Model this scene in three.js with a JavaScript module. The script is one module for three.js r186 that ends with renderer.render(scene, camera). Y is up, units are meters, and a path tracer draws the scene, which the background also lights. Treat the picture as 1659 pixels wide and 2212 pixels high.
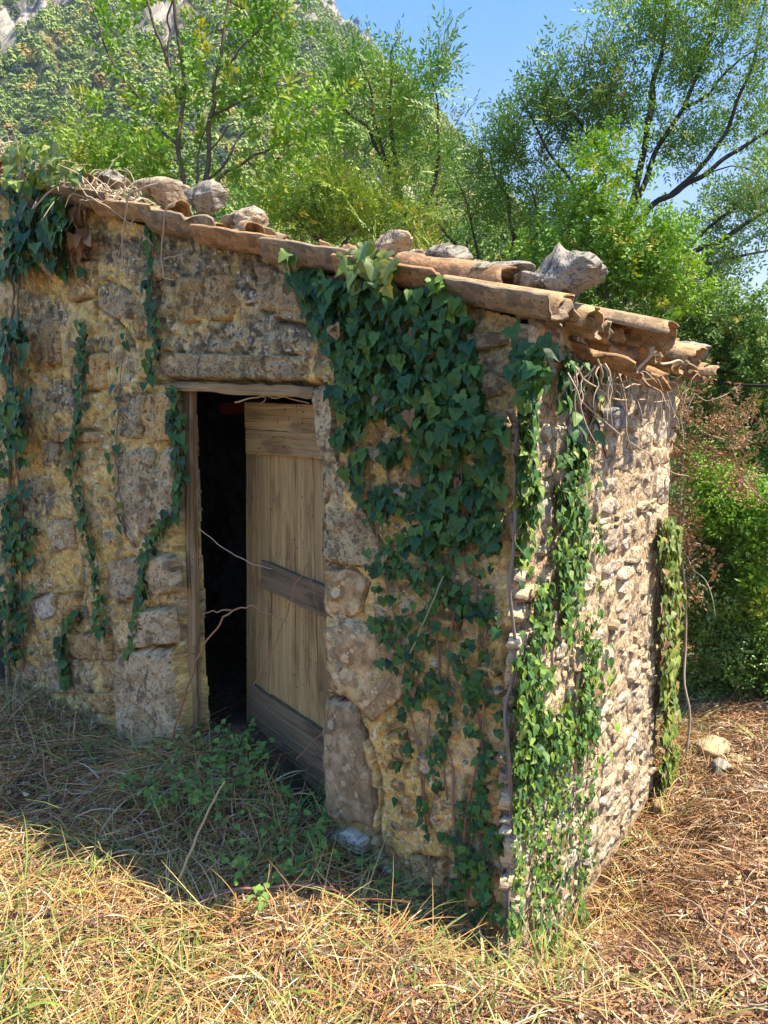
import * as THREE from 'three';
import { mergeGeometries, mergeVertices } from 'three/addons/utils/BufferGeometryUtils.js';

// ---------------------------------------------------------------- camera, sky, sun, exposure
const scene = new THREE.Scene();
const W = 1659, H = 2212;                                   // frame the layout was measured in
const camera = new THREE.PerspectiveCamera(71.6, 0.75, 0.05, 4000);
camera.position.set(0, 1.75, 0);
camera.rotation.x = THREE.MathUtils.degToRad(-8.2);
camera.updateMatrixWorld(true); camera.updateProjectionMatrix();
const EXPOSURE = 3.2;
const SUN = new THREE.Vector3(0.56, 1.0, 0.09).normalize();
{
  const w = 256, h = 128, d = new Float32Array(w * h * 4);
  for (let j = 0; j < h; j++) {
    const el = ((j + 0.5) / h - 0.5) * Math.PI, e = Math.max(0, Math.sin(el));
    for (let i = 0; i < w; i++) {
      const az = ((i + 0.5) / w) * 2 * Math.PI - Math.PI;
      const dir = [Math.cos(el) * Math.cos(az), Math.sin(el), Math.cos(el) * Math.sin(az)];
      const c = Math.max(0, dir[0] * SUN.x + dir[1] * SUN.y + dir[2] * SUN.z);
      const t = Math.pow(1 - e, 4.2);
      let r = 0.018 + (0.47 - 0.018) * t, g = 0.125 + (0.49 - 0.125) * t, b = 0.37 + (0.48 - 0.37) * t;
      const a = 0.6 * Math.pow(c, 24) + 0.14 * Math.pow(c, 4);
      r += a; g += a; b += a;
      const o = (j * w + i) * 4; d[o] = r; d[o + 1] = g; d[o + 2] = b; d[o + 3] = 1;
    }
  }
  const sky = new THREE.DataTexture(d, w, h, THREE.RGBAFormat, THREE.FloatType);
  sky.mapping = THREE.EquirectangularReflectionMapping; sky.magFilter = THREE.LinearFilter; sky.minFilter = THREE.LinearFilter;
  sky.needsUpdate = true;
  scene.background = sky; scene.environment = sky;
}
const sun = new THREE.DirectionalLight(0xffefd6, 4.3);
sun.position.copy(SUN).multiplyScalar(40); sun.castShadow = true;
sun.shadow.camera.left = -14; sun.shadow.camera.right = 14; sun.shadow.camera.top = 14; sun.shadow.camera.bottom = -14; sun.shadow.camera.far = 120;
sun.shadow.mapSize.set(2048, 2048);
scene.add(sun, sun.target);
scene.fog = new THREE.FogExp2(0xbcd6f5, 0.0004);

// ---------------------------------------------------------------- helpers
function RNG(seed) { let a = (seed * 2654435761) >>> 0; return () => { a = (a + 0x6d2b79f5) | 0; let t = Math.imul(a ^ (a >>> 15), 1 | a); t = (t + Math.imul(t ^ (t >>> 7), 61 | t)) ^ t; return ((t ^ (t >>> 14)) >>> 0) / 4294967296; }; }
const V = (x, y, z) => new THREE.Vector3(x, y, z);
const lerp = (a, b, t) => a + (b - a) * t, clamp = (x, a = 0, b = 1) => Math.min(b, Math.max(a, x));
const sstep = (a, b, x) => { const t = clamp((x - a) / (b - a)); return t * t * (3 - 2 * t); };
function h3(x, y, z) { let h = Math.imul(x, 374761393) ^ Math.imul(y, 668265263) ^ Math.imul(z, 2147483647 ^ 0x5bd1e995); h = Math.imul(h ^ (h >>> 13), 1274126177); h ^= h >>> 16; return (h >>> 0) / 4294967296; }
function noise(x, y, z = 0) {
  const X = Math.floor(x), Y = Math.floor(y), Z = Math.floor(z); let fx = x - X, fy = y - Y, fz = z - Z;
  fx = fx * fx * (3 - 2 * fx); fy = fy * fy * (3 - 2 * fy); fz = fz * fz * (3 - 2 * fz);
  const a = lerp(lerp(h3(X, Y, Z), h3(X + 1, Y, Z), fx), lerp(h3(X, Y + 1, Z), h3(X + 1, Y + 1, Z), fx), fy);
  if (fz === 0) return a * 2 - 1;
  const b = lerp(lerp(h3(X, Y, Z + 1), h3(X + 1, Y, Z + 1), fx), lerp(h3(X, Y + 1, Z + 1), h3(X + 1, Y + 1, Z + 1), fx), fy);
  return lerp(a, b, fz) * 2 - 1;
}
function fbm(x, y, z = 0, o = 4) { let s = 0, a = 0.5, t = 0; for (let i = 0; i < o; i++) { s += a * noise(x, y, z); t += a; a *= 0.5; x = x * 2.03 + 17.1; y = y * 2.03 + 9.7; z = z ? z * 2.03 + 5.3 : 0; } return s / t; }
// periodic 2-D noise for repeating textures (x, y in 0..1)
function pnoise(x, y, p, s) {
  x *= p; y *= p; const X = Math.floor(x), Y = Math.floor(y); let fx = x - X, fy = y - Y; fx = fx * fx * (3 - 2 * fx); fy = fy * fy * (3 - 2 * fy);
  const m = (v) => ((v % p) + p) % p, q = (i, j) => h3(m(i), m(j), s);
  return lerp(lerp(q(X, Y), q(X + 1, Y), fx), lerp(q(X, Y + 1), q(X + 1, Y + 1), fx), fy) * 2 - 1;
}
function pfbm(x, y, p, s, o = 4) { let r = 0, a = 0.5, t = 0; for (let i = 0; i < o; i++) { r += a * pnoise(x, y, p, s + i * 13); t += a; a *= 0.5; p *= 2; } return r / t; }

const used = new Map();
function numbered(name) { const n = used.get(name) ?? 0; used.set(name, n + 1); return n ? `${name}_${String(n).padStart(3, '0')}` : name; }
function tag(o, label, category, group, kind) { Object.assign(o.userData, { label, category }); if (group) o.userData.group = group; if (kind) o.userData.kind = kind; return o; }
function thing(name, pos, label, category, group, kind) { const g = new THREE.Group(); g.name = numbered(name); g.position.copy(pos); scene.add(g); return tag(g, label, category, group, kind); }
function shadow(o) { o.castShadow = true; o.receiveShadow = true; return o; }
function part(name, geo, mat, parent, pos) { const m = shadow(new THREE.Mesh(geo, mat)); m.name = name; if (pos) m.position.copy(pos); parent.add(m); return m; }

function ray(x, y) { return V((x / W) * 2 - 1, 1 - (y / H) * 2, 0.5).unproject(camera).sub(camera.position).normalize(); }
function at(x, y, depth) { const r = ray(x, y); return camera.position.clone().addScaledVector(r, depth / -r.z); }
function onPlane(x, y, p0, n, off = 0) { const r = ray(x, y); const t = (p0.dot(n) + off - camera.position.dot(n)) / r.dot(n); return camera.position.clone().addScaledVector(r, t); }

// the hut's corner and wall directions
const C = (() => { const r = ray(1090, 2045); const t = (-0.15 - camera.position.y) / r.y; return camera.position.clone().addScaledVector(r, t); })();
const A55 = THREE.MathUtils.degToRad(55), uDir = V(-Math.sin(A55), 0, -Math.cos(A55)), vDir = V(Math.cos(A55), 0, -Math.sin(A55));
const nF = vDir.clone().negate(), nR = uDir.clone().negate(), UP = V(0, 1, 0);
const onF = (x, y, off = 0) => onPlane(x, y, C, nF, off);
const onS = (x, y, off = 0) => onPlane(x, y, C, nR, off);
const sOf = (p) => p.clone().sub(C).dot(uDir), tOf = (p) => p.clone().sub(C).dot(vDir);
const wallPt = (s, y, off = 0) => C.clone().addScaledVector(uDir, s).addScaledVector(nF, off).setY(y);
const sidePt = (t, y, off = 0) => C.clone().addScaledVector(vDir, t).addScaledVector(nR, off).setY(y);

// roof plane: rake line just outside the front wall
const rA = onF(110, 427, 0.05), rB = onF(1180, 712, 0.05);
const slope = Math.atan2(rA.y - rB.y, sOf(rA) - sOf(rB));
const roofY = (s, t = 0) => -0.055 * t + rB.y + (s - sOf(rB)) * Math.tan(slope) - 0.03 * Math.sin(clamp(s / 3.2) * Math.PI);          // underside of the tiles
const SIDE_LEN = tOf(onS(1437, 1250)), FRONT_LEN = 3.9;
console.log('C', C.toArray(), 'slope', slope * 57.3, 'sideLen', SIDE_LEN, 'eaveY', roofY(0), 's at left edge', sOf(onF(0, 900)), roofY(3));

// ground heights: interpolated from points where the photo shows the foot of things
const gPts = [];
const gp = (p, w = 1) => gPts.push([p.x, p.z, p.y, w]);
[[1090, 2045], [900, 1925], [750, 1825], [600, 1700], [433, 1600], [310, 1625], [200, 1560], [100, 1505], [0, 1490]].forEach(([x, y], i) => gp(onF(x, y).add(V(0, i < 2 ? -0.05 : 0, 0))));
[[1180, 2085], [1290, 1985], [1380, 1805], [1425, 1705]].forEach(([x, y]) => gp(onS(x, y)));
[[0, 2212, 1.85], [400, 2212, 1.85], [830, 2212, 1.82], [1250, 2212, 1.85], [1659, 2212, 1.9], [0, 1850, 2.75], [400, 1900, 2.55], [750, 2000, 2.2], [1659, 1950, 2.65], [1659, 1750, 3.5], [1659, 1640, 4.3], [1500, 1620, 4.4]].forEach(([x, y, d]) => gp(at(x, y, d)));
gPts.push([0, 3, 0.1, 1], [-4, 2, 0.3, 1], [4, 2, -0.15, 1], [-7, -2, 0.9, 1], [-6, -6, 1.0, 1], [0, -8, 0.3, 1], [5, -7, -0.7, 1], [9, -3, -0.9, 1], [8, -12, -2, 1], [-2, -14, 0.2, 1], [-14, -14, 1, 1]);
function groundBase(x, z) { let s = 0, w = 0; for (const p of gPts) { const d = (x - p[0]) ** 2 + (z - p[1]) ** 2; const k = p[3] / (d * d + 0.004); s += k * p[2]; w += k; } return s / w; }
function mountainH(x, z) {
  const d = -z; if (d < 30) return -1e3;
  const az = x / d; const rt = Math.min(ridgeTan(az), 0.78);
  const g = d < 360 ? clamp((d - 55) / 305) : 1 - (d - 360) / 400;
  const k = sstep(60, 160, d);
  const gul = Math.abs(fbm(az * 9 + d * 0.004, d * 0.012, 0, 4));
  let h = rt * 360 * g + k * (fbm(x * 0.02, z * 0.02, 3.3, 4) * 9 - gul * 13 * (0.6 + rt) + 4 + Math.max(0, fbm(x * 0.05, z * 0.05, 7.7, 3)) * 9);
  const rm = rockMask(x, z); if (rm > 0.02) h += rm * (0.5 + 6 * Math.pow(1 - Math.abs(fbm(x * 0.07, z * 0.05 + x * 0.02, 5.5, 4)) * 1.6, 3));
  return h;
}
function rockMask(x, z) { return sstep(0.06, 0.2, fbm(x * 0.026 + z * 0.01 + 4.3, z * 0.016 - x * 0.014, 11.5, 5) - 0.02) * sstep(90, 150, -z); }
const ridge = [[-900, -300], [300, -200], [560, -80], [690, -15], [712, 8], [740, 70], [800, 125], [880, 215], [960, 285], [1040, 370], [1100, 450], [1200, 560], [1400, 690], [1659, 760], [2300, 800]].map(([x, y]) => { const r = ray(x, y); return [r.x / -r.z, r.y / -r.z]; });
function ridgeTan(az) { if (az <= ridge[0][0]) return ridge[0][1]; for (let i = 1; i < ridge.length; i++) if (az < ridge[i][0]) { const t = (az - ridge[i - 1][0]) / (ridge[i][0] - ridge[i - 1][0]); return lerp(ridge[i - 1][1], ridge[i][1], t); } return ridge[ridge.length - 1][1]; }
function groundY(x, z, fine = true) {
  const r = Math.hypot(x, z + 3); let y = groundBase(x, z);
  if (r > 10) y = lerp(y, -1.5, sstep(10, 45, r));
  if (fine && r < 25) y += fbm(x * 1.7, z * 1.7, 2.2, 3) * 0.05 + fbm(x * 7, z * 7, 4.1, 2) * 0.018;
  return y;
}
function onGround(x, y) { const r = ray(x, y); let t = 0.8; for (let i = 0; i < 600; i++) { const p = camera.position.clone().addScaledVector(r, t); if (p.y < groundY(p.x, p.z)) return p; t += 0.015; } return camera.position.clone().addScaledVector(r, t); }

// ---------------------------------------------------------------- textures
function tex(w, h, fn, srgb = true) {
  const d = new Uint8Array(w * h * 4);
  for (let j = 0; j < h; j++) for (let i = 0; i < w; i++) {
    const c = fn((i + 0.5) / w, (j + 0.5) / h), o = (j * w + i) * 4;
    for (let k = 0; k < 3; k++) { const x = clamp(c[k]); d[o + k] = Math.round(255 * (srgb ? (x <= 0.0031308 ? x * 12.92 : 1.055 * Math.pow(x, 1 / 2.4) - 0.055) : x)); }
    d[o + 3] = 255;
  }
  const t = new THREE.DataTexture(d, w, h); t.wrapS = t.wrapT = THREE.RepeatWrapping; t.magFilter = THREE.LinearFilter; t.minFilter = THREE.LinearMipmapLinearFilter; t.generateMipmaps = true;
  if (srgb) t.colorSpace = THREE.SRGBColorSpace; t.needsUpdate = true; return t;
}
const mixc = (a, b, t) => [lerp(a[0], b[0], t), lerp(a[1], b[1], t), lerp(a[2], b[2], t)];
// rock: multiplies a material colour; repeats every 0.4 m of uv
const rockTex = tex(512, 512, (u, v) => {
  const a = pfbm(u, v, 6, 1, 5), b = pfbm(u, v, 24, 2, 3), l = pfbm(u, v, 10, 3, 4), g = pnoise(u, v, 150, 9);
  let c = mixc([0.62, 0.57, 0.5], [1.0, 0.97, 0.9], clamp(0.5 + a * 0.9 + b * 0.5));
  c = mixc(c, [0.22, 0.2, 0.17], sstep(0.18, 0.34, l + b * 0.25) * 0.75);
  c = mixc(c, [1.1, 1.05, 0.95], sstep(0.3, 0.42, pfbm(u, v, 14, 8, 3)) * 0.7);
  c = mixc(c, [0.2, 0.16, 0.12], sstep(0.3, 0.6, pfbm(u, v, 34, 5, 4)) * 0.55);
  c = mixc(c, [0.12, 0.1, 0.08], sstep(0.3, 0.36, pfbm(u, v, 44, 6, 3)) * 0.6);
  return c.map((x) => x * (1 + g * 0.2));
});
const lichenTex = (() => { const r = RNG(77), sp = []; for (let i = 0; i < 26; i++) sp.push([r(), r(), 0.012 + Math.pow(r(), 2.5) * 0.055]); return tex(512, 512, (u, v) => {
  const a = pfbm(u, v, 6, 11, 5), b = pfbm(u, v, 30, 12, 3), g = pnoise(u, v, 150, 19); let c = mixc([0.5, 0.45, 0.36], [1.0, 0.95, 0.85], clamp(0.45 + a * 0.9 + b * 0.4)); c = mixc(c, [0.3, 0.26, 0.2], sstep(0.1, 0.4, pfbm(u, v, 12, 13, 4)) * 0.6);
  for (const [x, y, q] of sp) { const d = Math.hypot(u - x, v - y) / q + b * 0.35 + pnoise(u, v, 60, 14) * 0.15; if (d < 1.1) c = mixc(c, [1.75, 1.7, 1.45], (1 - sstep(0.8, 1.05, d)) * (0.75 + 0.25 * sstep(0.2, 0.6, d))); }
  return c.map((x) => x * (1 + g * 0.12)); }); })();
const rockBump = tex(512, 512, (u, v) => { const b = 0.5 + pfbm(u, v, 10, 21, 5) * 0.55 - sstep(0.3, 0.6, pfbm(u, v, 34, 5, 4)) * 0.3 + pnoise(u, v, 120, 4) * 0.06; return [b, b, b]; }, false);
const clayTex = tex(512, 512, (u, v) => {
  const a = pfbm(u, v, 5, 31, 4), b = pfbm(u, v, 30, 32, 3), g = pnoise(u, v, 180, 33);
  let c = mixc([0.62, 0.55, 0.48], [1.0, 0.95, 0.88], clamp(0.55 + a * 0.8 + b * 0.3));
  c = mixc(c, [0.4, 0.42, 0.4], sstep(0.02, 0.3, pfbm(u, v, 7, 34, 5)) * 0.75);
  c = mixc(c, [1.25, 1.25, 1.15], sstep(0.25, 0.35, pfbm(u, v, 16, 36, 4)) * 0.5);
  c = mixc(c, [0.12, 0.1, 0.08], sstep(0.5, 0.65, pfbm(u, v, 50, 35, 2)) * 0.8);
  return c.map((x) => x * (1 + g * 0.1));
});
const woodTex = tex(512, 512, (u, v) => {   // grain runs along v
  const w = pnoise(u, v, 3, 41) * 0.03, f = pfbm(u + w, v * 0.06, 40, 42, 4), k = pfbm(u + w, v * 0.03, 16, 43, 3);
  let c = mixc([0.62, 0.54, 0.42], [1.0, 0.95, 0.84], clamp(0.55 + f * 0.5 + k * 0.5));
  c = mixc(c, [0.3, 0.23, 0.16], sstep(0.3, 0.6, pfbm(u + w, v * 0.1, 60, 44, 3)) * 0.5);
  c = mixc(c, [0.3, 0.24, 0.17], sstep(0.1, 0.45, pfbm(u, v, 4, 45, 4)) * 0.6);
  c = mixc(c, [0.03, 0.02, 0.015], sstep(0.84, 0.9, pnoise(u, v * 2.5, 26, 46)) * 0.7);
  return c;
});
const woodBump = tex(512, 512, (u, v) => { const w = pnoise(u, v, 3, 41) * 0.03; const b = 0.5 + pfbm(u + w, v * 0.06, 40, 42, 4) * 0.6 - sstep(0.3, 0.5, pfbm(u, v * 0.05, 60, 44, 2)) * 0.3; return [b, b, b]; }, false);
const barkTex = tex(256, 512, (u, v) => { const f = pfbm(u, v * 0.3, 12, 51, 4), l = pfbm(u, v, 8, 52, 4); let c = mixc([0.3, 0.27, 0.24], [1, 0.95, 0.88], clamp(0.5 + f * 0.9)); return mixc(c, [0.75, 0.8, 0.62], sstep(0.15, 0.4, l) * 0.5); });
const soilTex = tex(1024, 1024, (u, v) => {
  const a = pfbm(u, v, 8, 61, 5), b = pfbm(u, v, 60, 62, 3), s = pfbm(u + pnoise(u, v, 12, 66) * 0.03, v * 0.25, 90, 63, 2), s2 = pfbm(u * 0.25, v + pnoise(u, v, 12, 67) * 0.03, 90, 64, 2);
  let c = mixc([0.5, 0.42, 0.34], [1.0, 0.88, 0.72], clamp(0.45 + a * 0.6 + b * 0.5));
  c = mixc(c, [1.9, 1.5, 0.95], sstep(0.25, 0.5, Math.max(s, s2)) * 0.7);
  return mixc(c, [0.2, 0.15, 0.1], sstep(0.2, 0.5, pfbm(u, v, 40, 65, 2)) * 0.7);
});

const leafTex = tex(128, 128, (u, v) => { const x = Math.abs(u - 0.5) * 2, y = v; let k = 1 - sstep(0.0, 0.05, x); for (const [dx, dy] of [[0.85, 0.25], [0.75, 0.75], [0.95, -0.2]]) { const L = Math.hypot(dx, dy), t = (x * dx + (y - 0.05) * dy) / L, d = Math.abs(x * dy - (y - 0.05) * dx) / L; if (t > 0) k = Math.max(k, (1 - sstep(0.0, 0.05, d)) * 0.8); } const n = pfbm(u, v, 8, 91, 3); return mixc([0.85 + n * 0.25, 0.88 + n * 0.2, 0.85 + n * 0.2], [1.6, 1.35, 1.5], k * 0.55); });
const M = {};
const std = (o) => new THREE.MeshStandardMaterial({ roughness: 0.95, ...o });
const rgb = (r, g, b) => new THREE.Color().setRGB(r, g, b);
const rockMat = (r, g, b) => std({ color: rgb(r, g, b), map: rockTex, bumpMap: rockBump, bumpScale: 0.012 });
M.stonePale = rockMat(0.58, 0.47, 0.29); M.stoneGrey = rockMat(0.47, 0.38, 0.23); M.stoneOchre = rockMat(0.58, 0.39, 0.16); M.stoneBrown = rockMat(0.5, 0.36, 0.17); M.stoneWhite = rockMat(0.66, 0.6, 0.5);
M.stoneJamb = rockMat(0.47, 0.37, 0.23); M.stoneJamb.map = lichenTex; M.stoneLichen = rockMat(0.64, 0.48, 0.27); M.stoneLichen.map = lichenTex;
const wallStones = [M.stonePale, M.stoneGrey, M.stoneOchre, M.stoneBrown, M.stoneWhite, M.stoneLichen];
M.sideStones = [rockMat(0.58, 0.48, 0.34), rockMat(0.53, 0.43, 0.3), rockMat(0.5, 0.44, 0.37), rockMat(0.63, 0.55, 0.42), rockMat(0.55, 0.44, 0.3), rockMat(0.44, 0.38, 0.3)];
M.limestone = rockMat(0.29, 0.275, 0.245); M.limestoneWarm = rockMat(0.42, 0.35, 0.27);
M.tiles = [[0.48, 0.32, 0.17], [0.42, 0.3, 0.18], [0.36, 0.28, 0.19], [0.53, 0.38, 0.22], [0.29, 0.23, 0.16], [0.44, 0.27, 0.14]].map((c) => std({ color: rgb(...c), map: clayTex, bumpMap: rockBump, bumpScale: 0.004 }));
const woodMat = (r, g, b) => std({ color: rgb(r, g, b), map: woodTex, bumpMap: woodBump, bumpScale: 0.01, roughness: 0.9 });
M.wood = woodMat(0.44, 0.325, 0.16); M.woodPale = woodMat(0.55, 0.41, 0.2); M.woodBrown = woodMat(0.36, 0.24, 0.12); M.woodGrey = woodMat(0.22, 0.17, 0.11); M.woodFrame = woodMat(0.46, 0.36, 0.22);
M.bark = std({ color: rgb(0.16, 0.135, 0.11), map: barkTex }); M.barkGrey = std({ color: rgb(0.3, 0.26, 0.22), map: barkTex }); M.barkDark = std({ color: rgb(0.075, 0.06, 0.048), map: barkTex });
M.dryStem = std({ color: rgb(0.46, 0.37, 0.27) }); M.brownStem = std({ color: rgb(0.3, 0.17, 0.09) }); M.vine = std({ color: rgb(0.24, 0.15, 0.085) }); M.cane = std({ color: rgb(0.33, 0.15, 0.13), roughness: 0.7 }); M.caneDark = std({ color: rgb(0.2, 0.1, 0.09), roughness: 0.7 }); M.greenStem = std({ color: rgb(0.24, 0.26, 0.11) }); M.tanStem = std({ color: rgb(0.48, 0.34, 0.18) });
const leafMat = (r, g, b, tr = 0.35, rough = 0.75) => new THREE.MeshPhysicalMaterial({ color: rgb(r, g, b), roughness: rough, transmission: tr, thickness: 0, side: THREE.DoubleSide });

// ---------------------------------------------------------------- geometry makers
function fromArrays(pos, uv, idx, col) {
  const g = new THREE.BufferGeometry(); g.setAttribute('position', new THREE.Float32BufferAttribute(pos, 3)); g.setAttribute('uv', new THREE.Float32BufferAttribute(uv, 2));
  if (col) g.setAttribute('color', new THREE.Float32BufferAttribute(col, 3));
  g.setIndex(idx); g.computeVertexNormals(); return g;
}
function tube(pts, r0, r1, sides = 5, seg = 0) {
  const c = new THREE.CatmullRomCurve3(pts, false, 'centripetal'); const n = seg || Math.max(4, pts.length * 3);
  const fr = c.computeFrenetFrames(n, false), P = [], U = [], I = []; const len = c.getLength();
  for (let i = 0; i <= n; i++) {
    const t = i / n, p = c.getPointAt(t), r = lerp(r0, r1, t);
    for (let j = 0; j <= sides; j++) { const a = (j / sides) * Math.PI * 2; const q = p.clone().addScaledVector(fr.normals[i], Math.cos(a) * r).addScaledVector(fr.binormals[i], Math.sin(a) * r); P.push(q.x, q.y, q.z); U.push((j / sides) * Math.max(1, Math.round(r0 * 6.28 / 0.3)), (t * len) / 0.5); }
  }
  const k = sides + 1;
  for (let i = 0; i < n; i++) for (let j = 0; j < sides; j++) { const a = i * k + j; I.push(a, a + 1, a + k, a + 1, a + k + 1, a + k); }
  const e = P.length / 3, q = c.getPointAt(1).add(c.getTangentAt(1).multiplyScalar(r1)); P.push(q.x, q.y, q.z); U.push(0, 0);
  for (let j = 0; j < sides; j++) I.push(n * k + j, n * k + j + 1, e);
  return fromArrays(P, U, I);
}
function wobble(pts, amp, rng, per = 3) {
  const out = [];
  for (let i = 0; i < pts.length - 1; i++) for (let k = 0; k < per; k++) { const p = pts[i].clone().lerp(pts[i + 1], k / per); if (i || k) p.add(V(rng() - 0.5, rng() - 0.5, rng() - 0.5).multiplyScalar(2 * amp)); out.push(p); }
  out.push(pts[pts.length - 1].clone()); return out;
}
// a stone face: an outline bulging out of a wall plane; outline in (a, y) plane coordinates
function pillow(poly, thick, seed, { rings = 7, segs = 30, amp = 0.006, flat = 3, skirt = 0.02 } = {}) {
  let cx = 0, cy = 0; poly.forEach((p) => { cx += p[0]; cy += p[1]; }); cx /= poly.length; cy /= poly.length;
  const L = [0]; for (let i = 0; i < poly.length; i++) { const a = poly[i], b = poly[(i + 1) % poly.length]; L.push(L[i] + Math.hypot(b[0] - a[0], b[1] - a[1])); }
  const size = Math.sqrt(L[L.length - 1]) * 0.05;
  const out = []; for (let k = 0; k < segs; k++) { const d = (k / segs) * L[poly.length]; let i = 0; while (L[i + 1] < d) i++; const a = poly[i], b = poly[(i + 1) % poly.length], t = (d - L[i]) / (L[i + 1] - L[i]); out.push([lerp(a[0], b[0], t), lerp(a[1], b[1], t)]); }
  const sm = out.map((p, k) => { const a = out[(k + segs - 1) % segs], b = out[(k + 1) % segs]; return [p[0] * 0.66 + (a[0] + b[0]) * 0.17, p[1] * 0.66 + (a[1] + b[1]) * 0.17]; });
  const P = [0, 0, thick], U = [], I = [], o1 = h3(seed, 1, 7) * 5, o2 = h3(seed, 2, 7) * 5; U.push(o1, o2);
  const tx = (h3(seed, 3, 7) - 0.5) * 2, ty = (h3(seed, 4, 7) - 0.5) * 2; let ext = 0; sm.forEach((q) => { ext = Math.max(ext, Math.hypot(q[0] - cx, q[1] - cy)); });
  const bump = (x, y) => thick * 0.45 * ((tx * (x - cx) + ty * (y - cy)) / ext) + (fbm(x * 16 + seed * 3.1, y * 16, 0, 3) * 1.6 + fbm(x * 50 + seed, y * 50, 0, 2) * 0.6) * amp;
  P[2] += bump(cx, cy);
  for (let r = 1; r <= rings; r++) {
    const q = r / rings, z = thick * Math.pow(1 - Math.pow(q, flat), 1 / 2.6) - (r === rings ? skirt : 0), sc = r === rings ? 1.0 : skirt > 0.05 ? 0.985 * Math.pow(q * rings / (rings - 1), 0.85) : Math.pow(q, 0.85), us = r === rings && skirt > 0.05 ? 1 + skirt / ext * 0.6 : 1;
    for (let k = 0; k < segs; k++) {
      const w = 1 + fbm(Math.cos(k / segs * 6.283) * 2 + seed, Math.sin(k / segs * 6.283) * 2, 0, 2) * 0.08 * q;
      const x = (sm[k][0] - cx) * sc * w, y = (sm[k][1] - cy) * sc * w;
      P.push(x, y, z + bump(cx + x, cy + y)); U.push(o1 + (x * us) / 0.4, o2 + (y * us) / 0.4);
    }
  }
  for (let k = 0; k < segs; k++) I.push(0, 1 + k, 1 + ((k + 1) % segs));
  for (let r = 1; r < rings; r++) for (let k = 0; k < segs; k++) { const a = 1 + (r - 1) * segs + k, b = 1 + (r - 1) * segs + ((k + 1) % segs); I.push(a, a + segs, b, b, a + segs, b + segs); }
  const area = I; // orientation fixed below
  const g = fromArrays(P, U, area); g.userData = { cx, cy };
  return g;
}
function rock(seed, rx, ry, rz, { amp = 0.25, detail = 4, cuts = 5, flatBase = true } = {}) {
  const g = mergeVertices(new THREE.IcosahedronGeometry(1, detail).deleteAttribute('uv').deleteAttribute('normal')), p = g.attributes.position, rng = RNG(seed + 900);
  const planes = []; for (let i = 0; i < cuts; i++) { const n = V(rng() - 0.5, rng() - 0.4, rng() - 0.5).normalize(); planes.push([n, 0.5 + rng() * 0.3]); }
  const uv = [], q = V();
  for (let i = 0; i < p.count; i++) {
    q.fromBufferAttribute(p, i);
    for (const [n, d] of planes) { const k = q.dot(n) - d; if (k > 0) q.addScaledVector(n, -k * 0.95); }
    const f = fbm(q.x * 1.6 + seed, q.y * 1.6, q.z * 1.6 + 0.5, 3), f2 = fbm(q.x * 5 + seed, q.y * 5, q.z * 5 + 0.5, 3), f3 = -Math.abs(fbm(q.x * 3 + seed, q.y * 3, q.z * 3 + 9.5, 2));
    q.multiplyScalar(1 + amp * f * 1.3 + amp * 0.35 * f2 + amp * 0.5 * f3);
    if (flatBase && q.y < -0.6) q.y = -0.6 + (q.y + 0.6) * 0.2;
    q.set(q.x * rx, q.y * ry, q.z * rz); p.setXYZ(i, q.x, q.y, q.z); uv.push((q.x + q.z * 0.6) / 0.4, (q.y + q.z * 0.4) / 0.4);
  }
  g.setAttribute('uv', new THREE.Float32BufferAttribute(uv, 2)); g.computeVertexNormals(); return g;
}
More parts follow.
